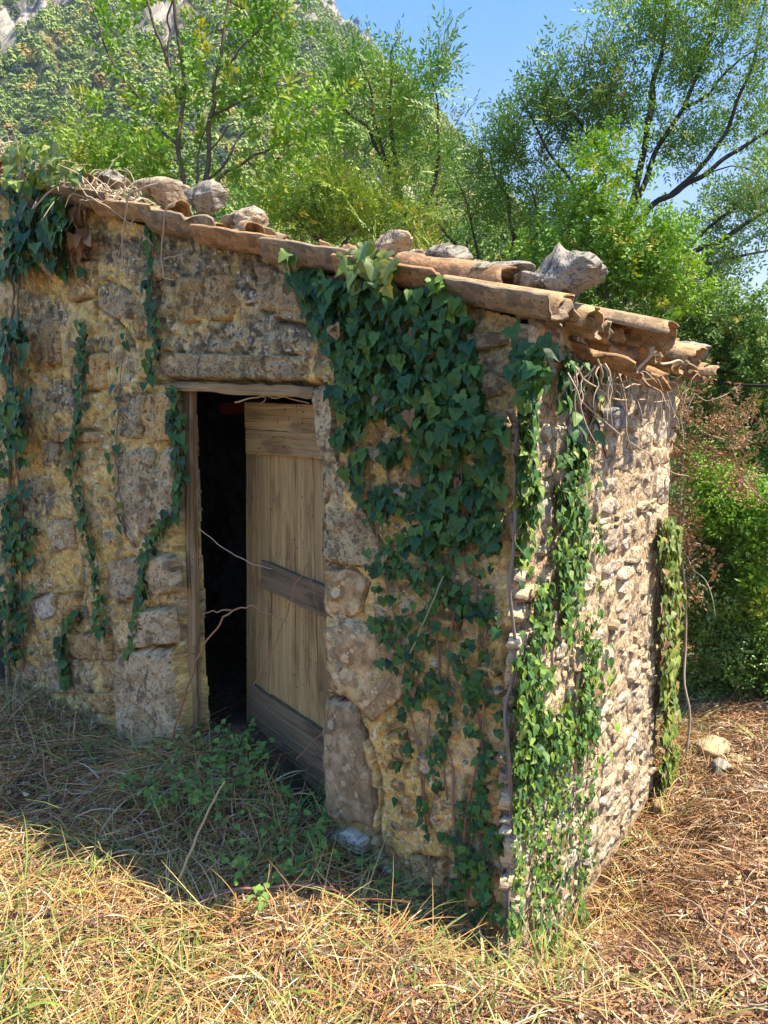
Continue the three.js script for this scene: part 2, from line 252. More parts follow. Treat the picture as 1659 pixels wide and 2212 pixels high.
// a plank from the four corners of its front face (world), with thickness backwards along -n
function plank(c, n, th, seed, { nu = 4, nv = 10, warp = 0.003, bev = 0.004, alongU = false, us1 = 0.4, us2 = 1.1 } = {}) {
  const [a, b, d, e] = c, P = [], U = [], I = [], rng = RNG(seed); // a,b bottom..: a=(0,0) b=(1,0) d=(1,1) e=(0,1)
  const lu = a.distanceTo(b), lv = a.distanceTo(e), ou = rng() * 7, ov = rng() * 7;
  const pt = (u, v) => a.clone().multiplyScalar((1 - u) * (1 - v)).addScaledVector(b, u * (1 - v)).addScaledVector(d, u * v).addScaledVector(e, (1 - u) * v);
  const us = [0, bev / lu], vs = [0, bev / lv]; for (let i = 1; i < nu; i++) us.push(i / nu); us.push(1 - bev / lu, 1); for (let i = 1; i < nv; i++) vs.push(i / nv); vs.push(1 - bev / lv, 1);
  const sheet = (back) => {
    const o = P.length / 3;
    vs.forEach((v, j) => us.forEach((u, i) => {
      const q = pt(u, v), edge = i === 0 || j === 0 || i === us.length - 1 || j === vs.length - 1, w = noise(u * lu * 9 + seed, v * lv * 4 + seed * 2) * warp;
      q.addScaledVector(n, back ? -th : w - (edge ? bev : 0));
      if (edge) { const s = noise(u * lu * 30 + seed * 1.3, v * lv * 22) * bev * 1.0; q.addScaledVector(i === 0 || i === us.length - 1 ? b.clone().sub(a).normalize() : e.clone().sub(a).normalize(), s); }
      P.push(q.x, q.y, q.z); U.push(...(alongU ? [ov + (v * lv) / us1, ou + (u * lu) / us2] : [ou + (u * lu) / us1, ov + (v * lv) / us2]));
    }));
    return o;
  };
  const f = sheet(false), k = sheet(true), nx = us.length, ny = vs.length;
  for (let j = 0; j < ny - 1; j++) for (let i = 0; i < nx - 1; i++) { const q = j * nx + i; I.push(f + q, f + q + 1, f + q + nx, f + q + 1, f + q + nx + 1, f + q + nx); I.push(k + q, k + q + nx, k + q + 1, k + q + 1, k + q + nx, k + q + nx + 1); }
  const rim = []; for (let i = 0; i < nx; i++) rim.push(i); for (let j = 1; j < ny; j++) rim.push(j * nx + nx - 1); for (let i = nx - 2; i >= 0; i--) rim.push((ny - 1) * nx + i); for (let j = ny - 2; j > 0; j--) rim.push(j * nx);
  for (let i = 0; i < rim.length; i++) {
    const x = rim[i], y = rim[(i + 1) % rim.length], o = P.length / 3, end = alongU ? (x % nx === 0 && y % nx === 0) || (x % nx === nx - 1 && y % nx === nx - 1) : (x < nx && y < nx) || (x >= nx * (ny - 1) && y >= nx * (ny - 1));
    for (const [a2, b2] of [[f, 0], [k, 1]]) for (const q of [x, y]) { P.push(P[(a2 + q) * 3], P[(a2 + q) * 3 + 1], P[(a2 + q) * 3 + 2]); const uu = U[(a2 + q) * 2], vv = U[(a2 + q) * 2 + 1]; U.push(end ? uu : uu + b2 * th / 0.35, vv); }
    I.push(o, o + 2, o + 1, o + 1, o + 2, o + 3);
  }
  const g = fromArrays(P, U, I); return g;
}
function boxBetween(s0, s1, y0, y1, o0, o1, side = false) {   // a block of wall: along the wall, up, outward offset
  const g = new THREE.BoxGeometry(Math.abs(s1 - s0), y1 - y0, Math.abs(o1 - o0));
  const ax = side ? vDir : uDir, n = side ? nR : nF;
  const m = new THREE.Matrix4().makeBasis(ax.clone(), UP, n.clone()); if (m.determinant() < 0) { m.makeBasis(ax.clone().negate(), UP, n.clone()); }
  const p = C.clone().addScaledVector(ax, (s0 + s1) / 2).addScaledVector(n, (o0 + o1) / 2).setY((y0 + y1) / 2);
  m.setPosition(p); g.applyMatrix4(m); return g;
}

// ---------------------------------------------------------------- ground
{
  const N = 300, P = [], U = [], I = [], Cc = [];
  const warp = (t) => { const a = Math.abs(t); return Math.sign(t) * (a * 7 + Math.pow(a, 6) * 620); };
  for (let j = 0; j <= N; j++) for (let i = 0; i <= N; i++) {
    const x = warp((i / N) * 2 - 1), z = -3 + warp((j / N) * 2 - 1); const y = groundY(x, z);
    P.push(x, y, z); U.push(x / 1.3, z / 1.3);
    const n = fbm(x * 0.9, z * 0.9, 8.8, 3), far = sstep(5, 10, Math.hypot(x, z + 2));
    let c = mixc([0.13, 0.085, 0.05], [0.19, 0.13, 0.07], clamp(0.5 + n));
    c = mixc(c, [0.16, 0.075, 0.035], sstep(0.3, 0.9, x) * 0.6 * (1 - far));
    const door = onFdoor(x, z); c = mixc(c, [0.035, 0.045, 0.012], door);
    c = mixc(c, [0.05, 0.07, 0.02], far); Cc.push(...c);
  }
  for (let j = 0; j < N; j++) for (let i = 0; i < N; i++) { const a = j * (N + 1) + i; I.push(a, a + N + 1, a + 1, a + 1, a + N + 1, a + N + 2); }
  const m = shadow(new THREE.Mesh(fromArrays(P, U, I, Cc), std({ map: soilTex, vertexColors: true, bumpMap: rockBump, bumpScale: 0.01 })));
  m.name = 'ground'; scene.add(m); tag(m, 'bare brown soil under the litter around the stone hut', 'ground', null, 'structure');
}
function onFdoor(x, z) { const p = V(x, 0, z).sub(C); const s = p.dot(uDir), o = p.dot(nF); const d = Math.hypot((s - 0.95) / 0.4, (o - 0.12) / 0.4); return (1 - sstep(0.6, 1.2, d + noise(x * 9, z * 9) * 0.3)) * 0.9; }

// ---------------------------------------------------------------- mountain
{
  const NX = 420, NZ = 260, P = [], U = [], I = [], Cc = [], hAt = [];
  const pos = (i, j) => { const d = 48 + 540 * Math.pow(j / NZ, 1.15), az = lerp(-1.3, 0.75, i / NX); return [az * d, -d]; };
  for (let j = 0; j <= NZ; j++) for (let i = 0; i <= NX; i++) {
    const [x, z] = pos(i, j), y = Math.max(mountainH(x, z), -2.2); hAt.push(y); P.push(x, y, z); U.push((x + z * 0.3) / 40, (z + y) / 40);
  }
  for (let j = 0; j <= NZ; j++) for (let i = 0; i <= NX; i++) {
    const [x, z] = pos(i, j), r = rockMask(x, z), n = fbm(x * 0.2, z * 0.2, 2.5, 3), v = fbm(x * 0.6 + z * 0.2, z * 0.3, 4.5, 2);
    let c = mixc([0.1, 0.13, 0.04], [0.2, 0.2, 0.07], clamp(0.5 + n)); c = mixc(c, mixc([0.17, 0.165, 0.155], [0.4, 0.385, 0.36], clamp(0.5 + v)), r); Cc.push(...c);
  }
  for (let j = 0; j < NZ; j++) for (let i = 0; i < NX; i++) { const a = j * (NX + 1) + i; I.push(a, a + 1, a + NX + 1, a + 1, a + NX + 2, a + NX + 1); }
  const m = shadow(new THREE.Mesh(fromArrays(P, U, I, Cc), std({ vertexColors: true, map: rockTex, bumpMap: rockBump, bumpScale: 1.5 })));
  m.name = 'mountain'; scene.add(m); tag(m, 'steep wooded limestone mountainside rising behind the trees', 'mountain', null, 'structure');

  // woods on the slope: one mass nobody could count
  const rng = RNG(11), bushGeo = [];
  for (let k = 0; k < 1; k++) {
    const pp = [], uu = [], ii = [];
    for (let t = 0; t < 300; t++) {
      const d = V(rng() - 0.5, rng() - 0.35, rng() - 0.5).normalize(); const lump = 0.72 + 0.3 * noise(d.x * 2.4 + 3, d.y * 2.4, d.z * 2.4 + 0.5);
      const c = d.clone().multiplyScalar(lump * (0.75 + rng() * 0.3)); c.y = Math.max(c.y, -0.5);
      const n = d.clone().add(V(rng() - 0.5, rng() - 0.2, rng() - 0.5).multiplyScalar(0.9)).normalize(), a = V(rng() - 0.5, rng() - 0.5, rng() - 0.5).cross(n).normalize(), b = n.clone().cross(a), s = 0.075 + rng() * 0.06, o = pp.length / 3;
      for (const [x, y] of [[-1, -0.6], [1, -0.6], [0.1, 1.1]]) { const q = c.clone().addScaledVector(a, x * s).addScaledVector(b, y * s); pp.push(q.x, q.y, q.z); uu.push(0, 0); } ii.push(o, o + 1, o + 2);
    }
    bushGeo.push(fromArrays(pp, uu, ii));
  }
  const list = [];
  for (let k = 0; k < 90000 && list.length < 26000; k++) {
    const d = 62 + 350 * Math.pow(rng(), 0.8), az = lerp(-0.66, 0.3, rng()), x = az * d, z = -d; const r = rockMask(x, z);
    if (rng() < r * 0.93) continue; const y = mountainH(x, z); if (y < -2) continue;
    list.push([x, y, z, rng(), fbm(x * 0.03, z * 0.03, 6.1, 3)]);
  }
  const im = shadow(new THREE.InstancedMesh(bushGeo[0], std({ color: 0xffffff, side: THREE.DoubleSide }), list.length)), o = new THREE.Object3D(), col = new THREE.Color();
  list.forEach(([x, y, z, q, f], i) => {
    const s = (1.0 + q * 1.3 + Math.max(0, f) * 1.0) * (0.45 + 0.55 * sstep(60, 200, -z)); o.position.set(x, y + s * 0.45, z); o.scale.set(s * 1.15, s * (0.85 + rng() * 0.5), s * 1.15); o.rotation.set(0, rng() * 6.28, 0); o.updateMatrix(); im.setMatrixAt(i, o.matrix);
    const t = rng(); let c = mixc([0.15, 0.25, 0.06], [0.33, 0.41, 0.1], clamp(0.45 + f * 1.1 + (rng() - 0.5) * 0.6)); if (t < 0.07 + Math.max(0, f) * 0.2) c = mixc(c, [0.42, 0.22, 0.07], 0.3 + rng() * 0.5); else if (t > 0.86) c = [0.05, 0.09, 0.05];
    im.setColorAt(i, col.setRGB(...c));
  });
  im.name = 'hillside_woods'; scene.add(im); tag(im, 'green and rust scrub woods covering the mountainside', 'woods', null, 'stuff');
}
// ---------------------------------------------------------------- the hut
const hut = thing('stone_hut', C, 'small old stone hut with clay tile roof and half open wooden door', 'hut');
const rel = (g) => g.translate(-C.x, -C.y, -C.z);
const sL = sOf(onF(379, 1200)), sR = sOf(onF(686, 1200)), yTop = onF(520, 834).y;
console.log('opening', sL, sR, yTop, 'threshold', onF(433, 1600).y);
const yTopAt = (s) => lerp(onF(345, 832).y, onF(668, 842).y, clamp((sL - s) / (sL - sR)));
const openEdge = (s, y) => { const l = sL + noise(y * 6, 1.5) * 0.018 + noise(y * 22, 3.5) * 0.006, r = sR + noise(y * 6, 7.5) * 0.018 + noise(y * 22, 4.5) * 0.006; return Math.max(r - s, s - l, y - yTopAt(s) - noise(s * 9, 2.5) * 0.01); }; // <0 inside
const corner = (y) => 0.012 + 0.022 * (0.5 + 0.5 * noise(y * 5.5, 8.1)) + 0.008 * noise(y * 19, 2.1);
const niche = { s: sOf(onF(147, 979)), y: onF(147, 979).y };
const crackPts = [[700, 1503], [732, 1508], [760, 1522], [776, 1560], [806, 1615], [819, 1690], [820, 1780], [826, 1850]].map(([x, y]) => { const p = onF(x, y); return [sOf(p), p.y]; }).concat();
const crack2 = [[[205, 690], [207, 612]], [[250, 690], [285, 735]], [[290, 760], [280, 735]], [[590, 690], [655, 705]], [[540, 590], [600, 612]], [[300, 820], [345, 826]], [[375, 1040], [365, 1110]], [[285, 1405], [370, 1398]]].map((l) => l.map(([x, y]) => { const p = onF(x, y); return [sOf(p), p.y]; }));
function segDist(s, y, a, b) { const dx = b[0] - a[0], dy = b[1] - a[1], t = clamp(((s - a[0]) * dx + (y - a[1]) * dy) / (dx * dx + dy * dy)); return Math.hypot(s - a[0] - dx * t, y - a[1] - dy * t); }
function crackDist(s, y) { let m = 1; for (let i = 1; i < crackPts.length; i++) m = Math.min(m, segDist(s, y, crackPts[i - 1], crackPts[i])); for (const l of crack2) m = Math.min(m, segDist(s, y, l[0], l[1]) + 0.004); return m; }
const named = [
    [[[252, 1408], [300, 1400], [365, 1405], [382, 1500], [384, 1625], [330, 1660], [262, 1630], [248, 1500]], 0, 0.05], [[[285, 1320], [370, 1312], [374, 1392], [300, 1400], [279, 1370]], 0, 0.045],
    [[[308, 1196], [380, 1200], [388, 1280], [335, 1290], [304, 1250]], 0, 0.045], [[[225, 1215], [300, 1203], [308, 1275], [255, 1310], [225, 1280]], 1, 0.03],
    [[[247, 970], [322, 966], [333, 1040], [322, 1140], [278, 1190], [252, 1110], [242, 1040]], 1, 0.022], [[[342, 968], [378, 962], [380, 1050], [360, 1160], [330, 1150]], 0, 0.016],
    [[[300, 850], [370, 838], [378, 900], [372, 955], [320, 958], [300, 900]], 2, 0.02], [[[250, 860], [298, 850], [304, 900], [296, 950], [252, 945]], 1, 0.02],
    [[[672, 838], [700, 829], [712, 870], [716, 960], [733, 1010], [702, 1080], [693, 1000], [679, 920]], 0, 0.03], [[[700, 1005], [735, 1015], [780, 1100], [822, 1185], [815, 1222], [760, 1225], [697, 1215], [695, 1100]], 1, 0.018],
    [[[697, 1230], [760, 1232], [790, 1262], [775, 1330], [722, 1345], [697, 1320]], 1, 0.022], [[[699, 1352], [780, 1340], [850, 1400], [886, 1450], [876, 1510], [805, 1560], [745, 1505], [704, 1490]], 0, 0.024],
    [[[696, 1518], [715, 1507], [752, 1524], [764, 1562], [794, 1625], [806, 1705], [799, 1785], [745, 1782], [704, 1757], [695, 1650]], 9, 0.055], [[[712, 1797], [750, 1790], [795, 1812], [790, 1842], [720, 1847]], 4, 0.1],
    [[[207, 617], [235, 605], [288, 640], [280, 688], [250, 690], [207, 665]], 1, 0.018], [[[132, 560], [203, 560], [205, 640], [145, 650]], 3, 0.014], [[[280, 692], [325, 690], [330, 733], [287, 735]], 2, 0.02],
    [[[88, 1006], [126, 1010], [130, 958], [92, 954]], 1, 0.03], [[[112, 930], [205, 933], [208, 955], [112, 955]], 3, 0.035], [[[95, 1120], [150, 1125], [155, 1185], [110, 1195]], 0, 0.03],
    [[[60, 1300], [105, 1280], [120, 1330], [75, 1345]], 4, 0.03], [[[105, 1290], [170, 1280], [165, 1340], [120, 1350]], 2, 0.03], [[[150, 1370], [235, 1365], [230, 1430], [160, 1425]], 3, 0.03], [[[100, 1430], [160, 1425], [170, 1500], [110, 1500]], 1, 0.03],
    [[[215, 1430], [248, 1430], [248, 1490], [218, 1490]], 3, 0.025], [[[185, 1500], [245, 1495], [245, 1545], [195, 1540]], 2, 0.03], [[[260, 880], [262, 880], [300, 905], [280, 915]], 4, 0.015],
    [[[1000, 1700], [1085, 1690], [1085, 1790], [1010, 1780]], 2, 0.03], [[[930, 1720], [1000, 1740], [1005, 1800], [960, 1830], [925, 1790]], 0, 0.025], [[[1000, 720], [1090, 715], [1095, 745], [1005, 760]], 0, 0.05], [[[1010, 1110], [1085, 1105], [1085, 1170], [1020, 1180]], 1, 0.03],
    [[[920, 1330], [990, 1340], [980, 1390], [925, 1385]], 2, 0.02], [[[330, 760], [660, 770], [662, 822], [340, 815]], 1, 0.018], [[[820, 1590], [870, 1580], [880, 1650], [830, 1670]], 2, 0.025], [[[60, 700], [120, 690], [125, 790], [70, 800]], 3, 0.02],
    [[[540, 560], [640, 600], [650, 680], [560, 670]], 1, 0.014], [[[370, 600], [500, 590], [510, 690], [380, 700]], 3, 0.012], [[[145, 770], [225, 760], [230, 840], [155, 845]], 2, 0.02], [[[880, 1850], [960, 1860], [960, 1920], [890, 1915]], 3, 0.03], [[[990, 1880], [1070, 1880], [1075, 1960], [1000, 1960]], 2, 0.03],
  ];
const namedPoly = named.map(([d]) => d.map(([x, y]) => { const p = onF(x, y, 0.01); return [sOf(p), p.y]; }));
const namedBox = namedPoly.map((q) => [Math.min(...q.map((p) => p[0])) - 0.03, Math.max(...q.map((p) => p[0])) + 0.03, Math.min(...q.map((p) => p[1])) - 0.03, Math.max(...q.map((p) => p[1])) + 0.03]);
function joint(s, y) { let k = 0; namedBox.forEach((b, i) => { if (s < b[0] || s > b[1] || y < b[2] || y > b[3]) return; const q = namedPoly[i]; let m = 1; for (let e = 0; e < q.length; e++) m = Math.min(m, segDist(s, y, q[e], q[(e + 1) % q.length])); const w = 0.5 + 0.5 * noise(s * 9 + i, y * 9); k = Math.max(k, (1 - sstep(0.003, 0.015, m)) * sstep(0.25, 0.6, w)); }); return k; }
function frontOff(s, y) {
  let d = fbm(s * 2.2, y * 2.2, 1.5, 3) * 0.022 + fbm(s * 9, y * 9, 4.5, 3) * 0.02 + fbm(s * 34, y * 34, 0, 2) * 0.009;
  d -= Math.pow(1 - Math.abs(fbm(s * 7 + 20, y * 7, 0, 3)) * 2.2 > 0 ? 1 - Math.abs(fbm(s * 7 + 20, y * 7, 0, 3)) * 2.2 : 0, 6) * 0.016;
  d -= sstep(0.25, 0.5, fbm(s * 15 + 3, y * 15, 0, 3)) * 0.012;
  const cd = crackDist(s, y); if (cd < 0.03) d -= 0.07 * (1 - sstep(0.004, 0.016, cd + noise(s * 40, y * 40) * 0.004));
  d -= joint(s, y) * 0.022;
  const e = openEdge(s, y); if (e < 0.06) d = lerp(d, -0.15, 1 - sstep(-0.012, 0.05, e));
  const nd = Math.max(Math.abs(s - niche.s) / 0.052, Math.abs(y - niche.y) / 0.05) + noise(s * 25, y * 25) * 0.2; d -= (1 - sstep(0.75, 1.05, nd)) * 0.12;  // niche cut past the core, whose dark colour stands in for shade
  return d;
}
const texS = 3.5, texY0 = -0.5, texH = 3.7;
const patchesD = [[250, 545, 110, 40, 'g'], [420, 520, 80, 40, 'g'], [700, 640, 60, 50, 'g'], [400, 790, 90, 35, 'g'], [560, 800, 110, 30, 'g'], [330, 540, 60, 60, 'g'], [470, 590, 150, 80, 'g'], [590, 640, 70, 70, 'g'], [500, 740, 170, 50, 'g'], [600, 760, 70, 50, 'g'], [400, 560, 50, 60, 'g'], [165, 600, 45, 45, 'g'], [250, 650, 45, 45, 'g'], [110, 690, 40, 50, 'g'], [140, 860, 50, 60, 'g'], [290, 880, 60, 60, 'g'], [300, 1050, 35, 90, 'g'], [730, 1130, 40, 110, 'g'], [740, 1270, 60, 60, 'g'], [60, 1080, 60, 40, 'g'], [200, 750, 50, 25, 'g'], [350, 880, 50, 60, 'p'], [360, 1060, 40, 90, 'p'], [780, 1400, 110, 70, 'p'], [690, 920, 30, 90, 'p'], [150, 1250, 60, 60, 'y'], [200, 1200, 60, 60, 'y'], [850, 1600, 60, 120, 'y'], [860, 1330, 60, 50, 'y'], [900, 1750, 80, 120, 'y'], [980, 1900, 120, 90, 'y'], [90, 960, 40, 50, 'y'], [860, 1050, 70, 50, 'y'], [1000, 1250, 60, 80, 'b'], [170, 560, 100, 40, 'b'], [330, 650, 40, 60, 'b']].map(([x, y, rx, ry, k]) => { const a = onF(x, y), b = onF(x + rx, y), c = onF(x, y + ry); return [sOf(a), a.y, Math.abs(sOf(b) - sOf(a)), Math.abs(c.y - a.y), k]; });
const frontMap = tex(1400, 1480, (u, v) => {
  const s = u * texS, y = texY0 + v * texH; const w1 = fbm(s * 7, y * 7, 0, 4), w2 = fbm(s * 26 + 9, y * 26, 0, 3), g = noise(s * 240, y * 240), g2 = noise(s * 110, y * 110);
  let c = mixc([0.36, 0.245, 0.09], [0.76, 0.54, 0.18], clamp(0.5 + w1 * 0.9 + w2 * 0.5));
  c = mixc(c, [0.66, 0.5, 0.26], sstep(0.12, 0.5, fbm(s * 5 + 40, y * 5, 0, 4)) * 0.75);
  let kg = sstep(0.02, 0.34, fbm(s * 4 + 11, y * 4 + 3, 0, 5)) * 0.58, kp = 0, ky = 0, kb = 0;
  for (const p of patchesD) { const dx = (s - p[0]) / p[2], dy = (y - p[1]) / p[3]; if (Math.abs(dx) > 1.6 || Math.abs(dy) > 1.6) continue; const k = 1 - sstep(0.65, 1.2, Math.hypot(dx, dy) + w1 * 0.55 + w2 * 0.3); if (p[4] === 'g') kg = Math.max(kg, k); else if (p[4] === 'p') kp = Math.max(kp, k); else if (p[4] === 'y') ky = Math.max(ky, k); else kb = Math.max(kb, k); }
  c = mixc(c, [0.68, 0.44, 0.12], ky * 0.62); c = mixc(c, [0.5, 0.41, 0.25], kp * 0.75); c = mixc(c, [0.26, 0.19, 0.1], kb * 0.6);
  c = mixc(c, mixc([0.13, 0.112, 0.07], [0.43, 0.345, 0.2], clamp(0.5 + w2 * 1.2 + g2 * 0.25)), kg * 0.94);
  c = mixc(c, [0.5, 0.4, 0.13], sstep(0.16, 0.4, fbm(s * 30 + 5, y * 30, 0, 3)) * 0.45);                        // yellow lichen flecks
  c = mixc(c, [0.06, 0.047, 0.03], sstep(0.16, 0.3, fbm(s * 40 + 1, y * 40, 0, 4)) * (0.4 + kg * 0.4));
  c = mixc(c, [0.1, 0.075, 0.04], sstep(0.15, 0.45, fbm(s * 12 + 31, y * 9, 0, 4)) * 0.5);        // dark growth
  c = mixc(c, [0.7, 0.64, 0.52], sstep(0.5, 0.62, fbm(s * 55 + 70, y * 55, 0, 2)) * 0.6);                        // lime flecks
  return c.map((x) => x * (1 + g * 0.28 + g2 * 0.16));
});
const frontBump = tex(1024, 1024, (u, v) => { const b = 0.5 + pfbm(u, v, 24, 71, 5) * 0.5 - sstep(0.25, 0.5, pfbm(u, v, 60, 72, 3)) * 0.3 + pnoise(u, v, 300, 73) * 0.08; return [b, b, b]; }, false);
frontBump.repeat.set(3, 3);
M.plaster = std({ map: frontMap, bumpMap: frontBump, bumpScale: 0.012 });
M.mortar = std({ color: rgb(0.55, 0.43, 0.29), map: rockTex, bumpMap: rockBump, bumpScale: 0.012 });
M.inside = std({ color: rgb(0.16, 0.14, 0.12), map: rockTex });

let frontWall, sideWall;
const C4 = (pts, f) => pts.map(([x, y, o = 0]) => f(x, y, o));
{
  const ds = 0.0085, ns = Math.round(3.42 / ds), y0 = -0.45, ny = Math.round(3.6 / ds), P = [], U = [], I = [], id = new Map();
  const vert = (i, j) => {
    const key = j * 4096 + i; if (id.has(key)) return id.get(key); let s = i * ds, y = y0 + j * ds; y = Math.min(y, roofY(s) + 0.015);
    const k = corner(y), f = Math.exp(-s / 0.05); const p = wallPt(s + k * f, y, lerp(frontOff(s, y), -k, f));
    P.push(p.x, p.y, p.z); U.push(s / texS, (y - texY0) / texH); const n = P.length / 3 - 1; id.set(key, n); return n;
  };
  for (let j = 0; j < ny; j++) for (let i = 0; i < ns; i++) {
    const s = (i + 0.5) * ds, y = y0 + (j + 0.5) * ds; if (y > roofY(s) + 0.015 || openEdge(s, y) < -0.012) continue;
    const a = vert(i, j), b = vert(i + 1, j), c = vert(i + 1, j + 1), d = vert(i, j + 1); I.push(a, c, b, a, d, c);
  }
  const skin = fromArrays(P, U, I);
  frontWall = part('front_wall', rel(skin), M.plaster, hut);
  frontWall.userData.label = 'shaded ochre plastered rubble front wall';
  // the wall's core behind the skin, round the doorway
  const core = [boxBetween(0.14, sR - 0.012, -0.6, roofY(0.3) - 0.04, -0.12, -0.38), boxBetween(sL + 0.012, 3.9, -0.6, roofY(sL) - 0.04, -0.10, -0.13), boxBetween(sL + 0.3, 3.9, -0.6, roofY(sL) - 0.045, -0.131, -0.38), boxBetween(sR - 0.02, sL + 0.02, yTop + 0.035, roofY(sR) - 0.05, -0.122, -0.382)];
  // gable infill under the slope
  const sh = new THREE.Shape([new THREE.Vector2(0.14, roofY(0.3) - 0.07), new THREE.Vector2(3.9, roofY(sL) - 0.1), new THREE.Vector2(3.9, roofY(3.9) - 0.01), new THREE.Vector2(0.14, roofY(0.14) - 0.01)]);
  const ex = new THREE.ExtrudeGeometry(sh, { depth: 0.24, bevelEnabled: false }); ex.applyMatrix4(new THREE.Matrix4().makeBasis(uDir, UP, vDir)); ex.translate(C.x + vDir.x * 0.13, 0, C.z + vDir.z * 0.13);
  core.push(ex);
  // the three unseen walls
  core.push(boxBetween(0.39, SIDE_LEN, -0.6, roofY(0.1) - 0.03, -0.12, -0.38, true), boxBetween(0.37, 3.5, -0.6, roofY(0) + 0.05, -SIDE_LEN + 0.001, -SIDE_LEN + 0.3));
  const back = new THREE.ExtrudeGeometry(new THREE.Shape([new THREE.Vector2(0.1, -0.6), new THREE.Vector2(3.9, -0.6), new THREE.Vector2(3.9, roofY(3.9) - 0.01), new THREE.Vector2(0.1, roofY(0.1) - 0.01)]), { depth: 0.25, bevelEnabled: false });
  back.applyMatrix4(new THREE.Matrix4().makeBasis(uDir, UP, vDir)); back.translate(C.x + vDir.x * (SIDE_LEN - 0.02), 0, C.z + vDir.z * (SIDE_LEN - 0.02)); core.push(back);
  const lw = boxBetween(0.05, SIDE_LEN, -0.6, roofY(3.6), -3.6, -3.9, true); core.push(lw);
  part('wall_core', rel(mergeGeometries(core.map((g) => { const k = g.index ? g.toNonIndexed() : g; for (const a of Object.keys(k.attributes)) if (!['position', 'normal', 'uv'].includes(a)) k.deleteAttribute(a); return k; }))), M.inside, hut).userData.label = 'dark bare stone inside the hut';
}
const signedArea = (p) => { let a = 0; for (let i = 0; i < p.length; i++) { const q = p[(i + 1) % p.length]; a += p[i][0] * q[1] - q[0] * p[i][1]; } return a; };
const ccw = (p) => (signedArea(p) > 0 ? p : p.slice().reverse());
const frontBasis = new THREE.Matrix4().makeBasis(uDir.clone().negate(), UP, nF), sideBasis = new THREE.Matrix4().makeBasis(vDir, UP, nR);
function stoneOn(parent, front, poly, thick, mat, seed, off, opt) {
  const g = pillow(ccw(poly), thick, seed, opt), { cx, cy } = g.userData; g.applyMatrix4(front ? frontBasis : sideBasis);
  const p = (front ? wallPt(-cx, cy, off) : sidePt(cx, cy, off)).sub(C);
  return part('stone', g, mat, parent, p);
}
const rpoly = (cx, cy, w, h, rng, n = 8) => { const o = []; const ph = rng() * 6.28; for (let i = 0; i < n; i++) { const a = ph + (i + (rng() - 0.5) * 0.6) / n * 6.283; const k = 0.82 + rng() * 0.3, ca = Math.cos(a), sa = Math.sin(a), q = Math.pow(Math.pow(Math.abs(ca), 3.2) + Math.pow(Math.abs(sa), 3.2), -1 / 3.2); o.push([cx + ca * q * k * w / 2, cy + sa * q * k * h / 2]); } return o; };
{
  const rng = RNG(5);
  const taken = [];
  named.forEach(([d, m, th], i) => {
    const poly = d.map(([x, y]) => { const p = onF(x, y, 0.01); return [-sOf(p), p.y]; });
    const xs = poly.map((p) => p[0]), ys = poly.map((p) => p[1]); taken.push([Math.min(...xs), Math.max(...xs), Math.min(...ys), Math.max(...ys)]);
    if (m === 9) { const b = part('stone', rel(plank(C4([[702, 1766], [806, 1792], [764, 1524], [694, 1514]], (x, y) => onF(x, y, 0.03)), nF, 0.2, 93, { nu: 10, nv: 22, warp: 0.012, bev: 0.016, us2: 0.4 })), M.stoneJamb, frontWall, V(0, 0, 0)); b.userData.label = 'upright grey jamb block with pale lichen spots'; return; }
    const st = stoneOn(frontWall, true, poly, th * (m === 9 || i < 3 ? 0.7 : i > 8 && i < 12 ? 0.3 : 0.3), m === 9 ? M.stoneJamb : wallStones[[10, 11].includes(i) ? 5 : m], 20 + i, m === 9 ? 0.004 : 0.0, { rings: 10, segs: 56, amp: m === 9 ? 0.008 : 0.012, flat: m === 9 ? 14 : 7, skirt: m === 9 ? 0.13 : i === 8 || i === 9 || i === 10 || i === 11 ? 0.06 : 0.02 });
    void st;
  });
  // pale lichen discs on the jamb block and plaster
  for (const [x, y, r] of [[890 + 0, 1660, 0]]) void x, y, r;
  // small stones showing through the plaster
  let n = 0; for (let k = 0; k < 4000 && n < 200; k++) {
    const x = rng() * 1080, y = 480 + rng() * 1500; const p = onF(x, y); const s = sOf(p), yy = p.y; if (s > 3.35 || s < 0.03 || yy > roofY(s) - 0.04 || yy < -0.12 || openEdge(s, yy) < 0.05) continue;
    const low = y > 1100 || x > 700 ? 1 : 0.35; if (rng() > low) continue; const w = 0.022 + Math.pow(rng(), 2.2) * 0.13, h = w * (0.55 + rng() * 0.4);
    if (taken.some((t) => -s + w / 2 > t[0] && -s - w / 2 < t[1] && yy + h / 2 > t[2] && yy - h / 2 < t[3])) continue;
    taken.push([-s - w / 2, -s + w / 2, yy - h / 2, yy + h / 2]); n++;
    const q = rng(), mat = w < 0.05 ? (q < 0.45 ? M.stoneWhite : q < 0.8 ? M.stonePale : M.stoneOchre) : (q < 0.35 ? M.stonePale : q < 0.6 ? M.stoneOchre : q < 0.8 ? M.stoneGrey : M.stoneBrown);
    stoneOn(frontWall, true, rpoly(-s, yy, w, h, rng), 0.005 + w * 0.08, mat, 200 + n, frontOff(s, yy), { rings: 6, segs: 22, amp: 0.009, flat: 5 });
  }
}
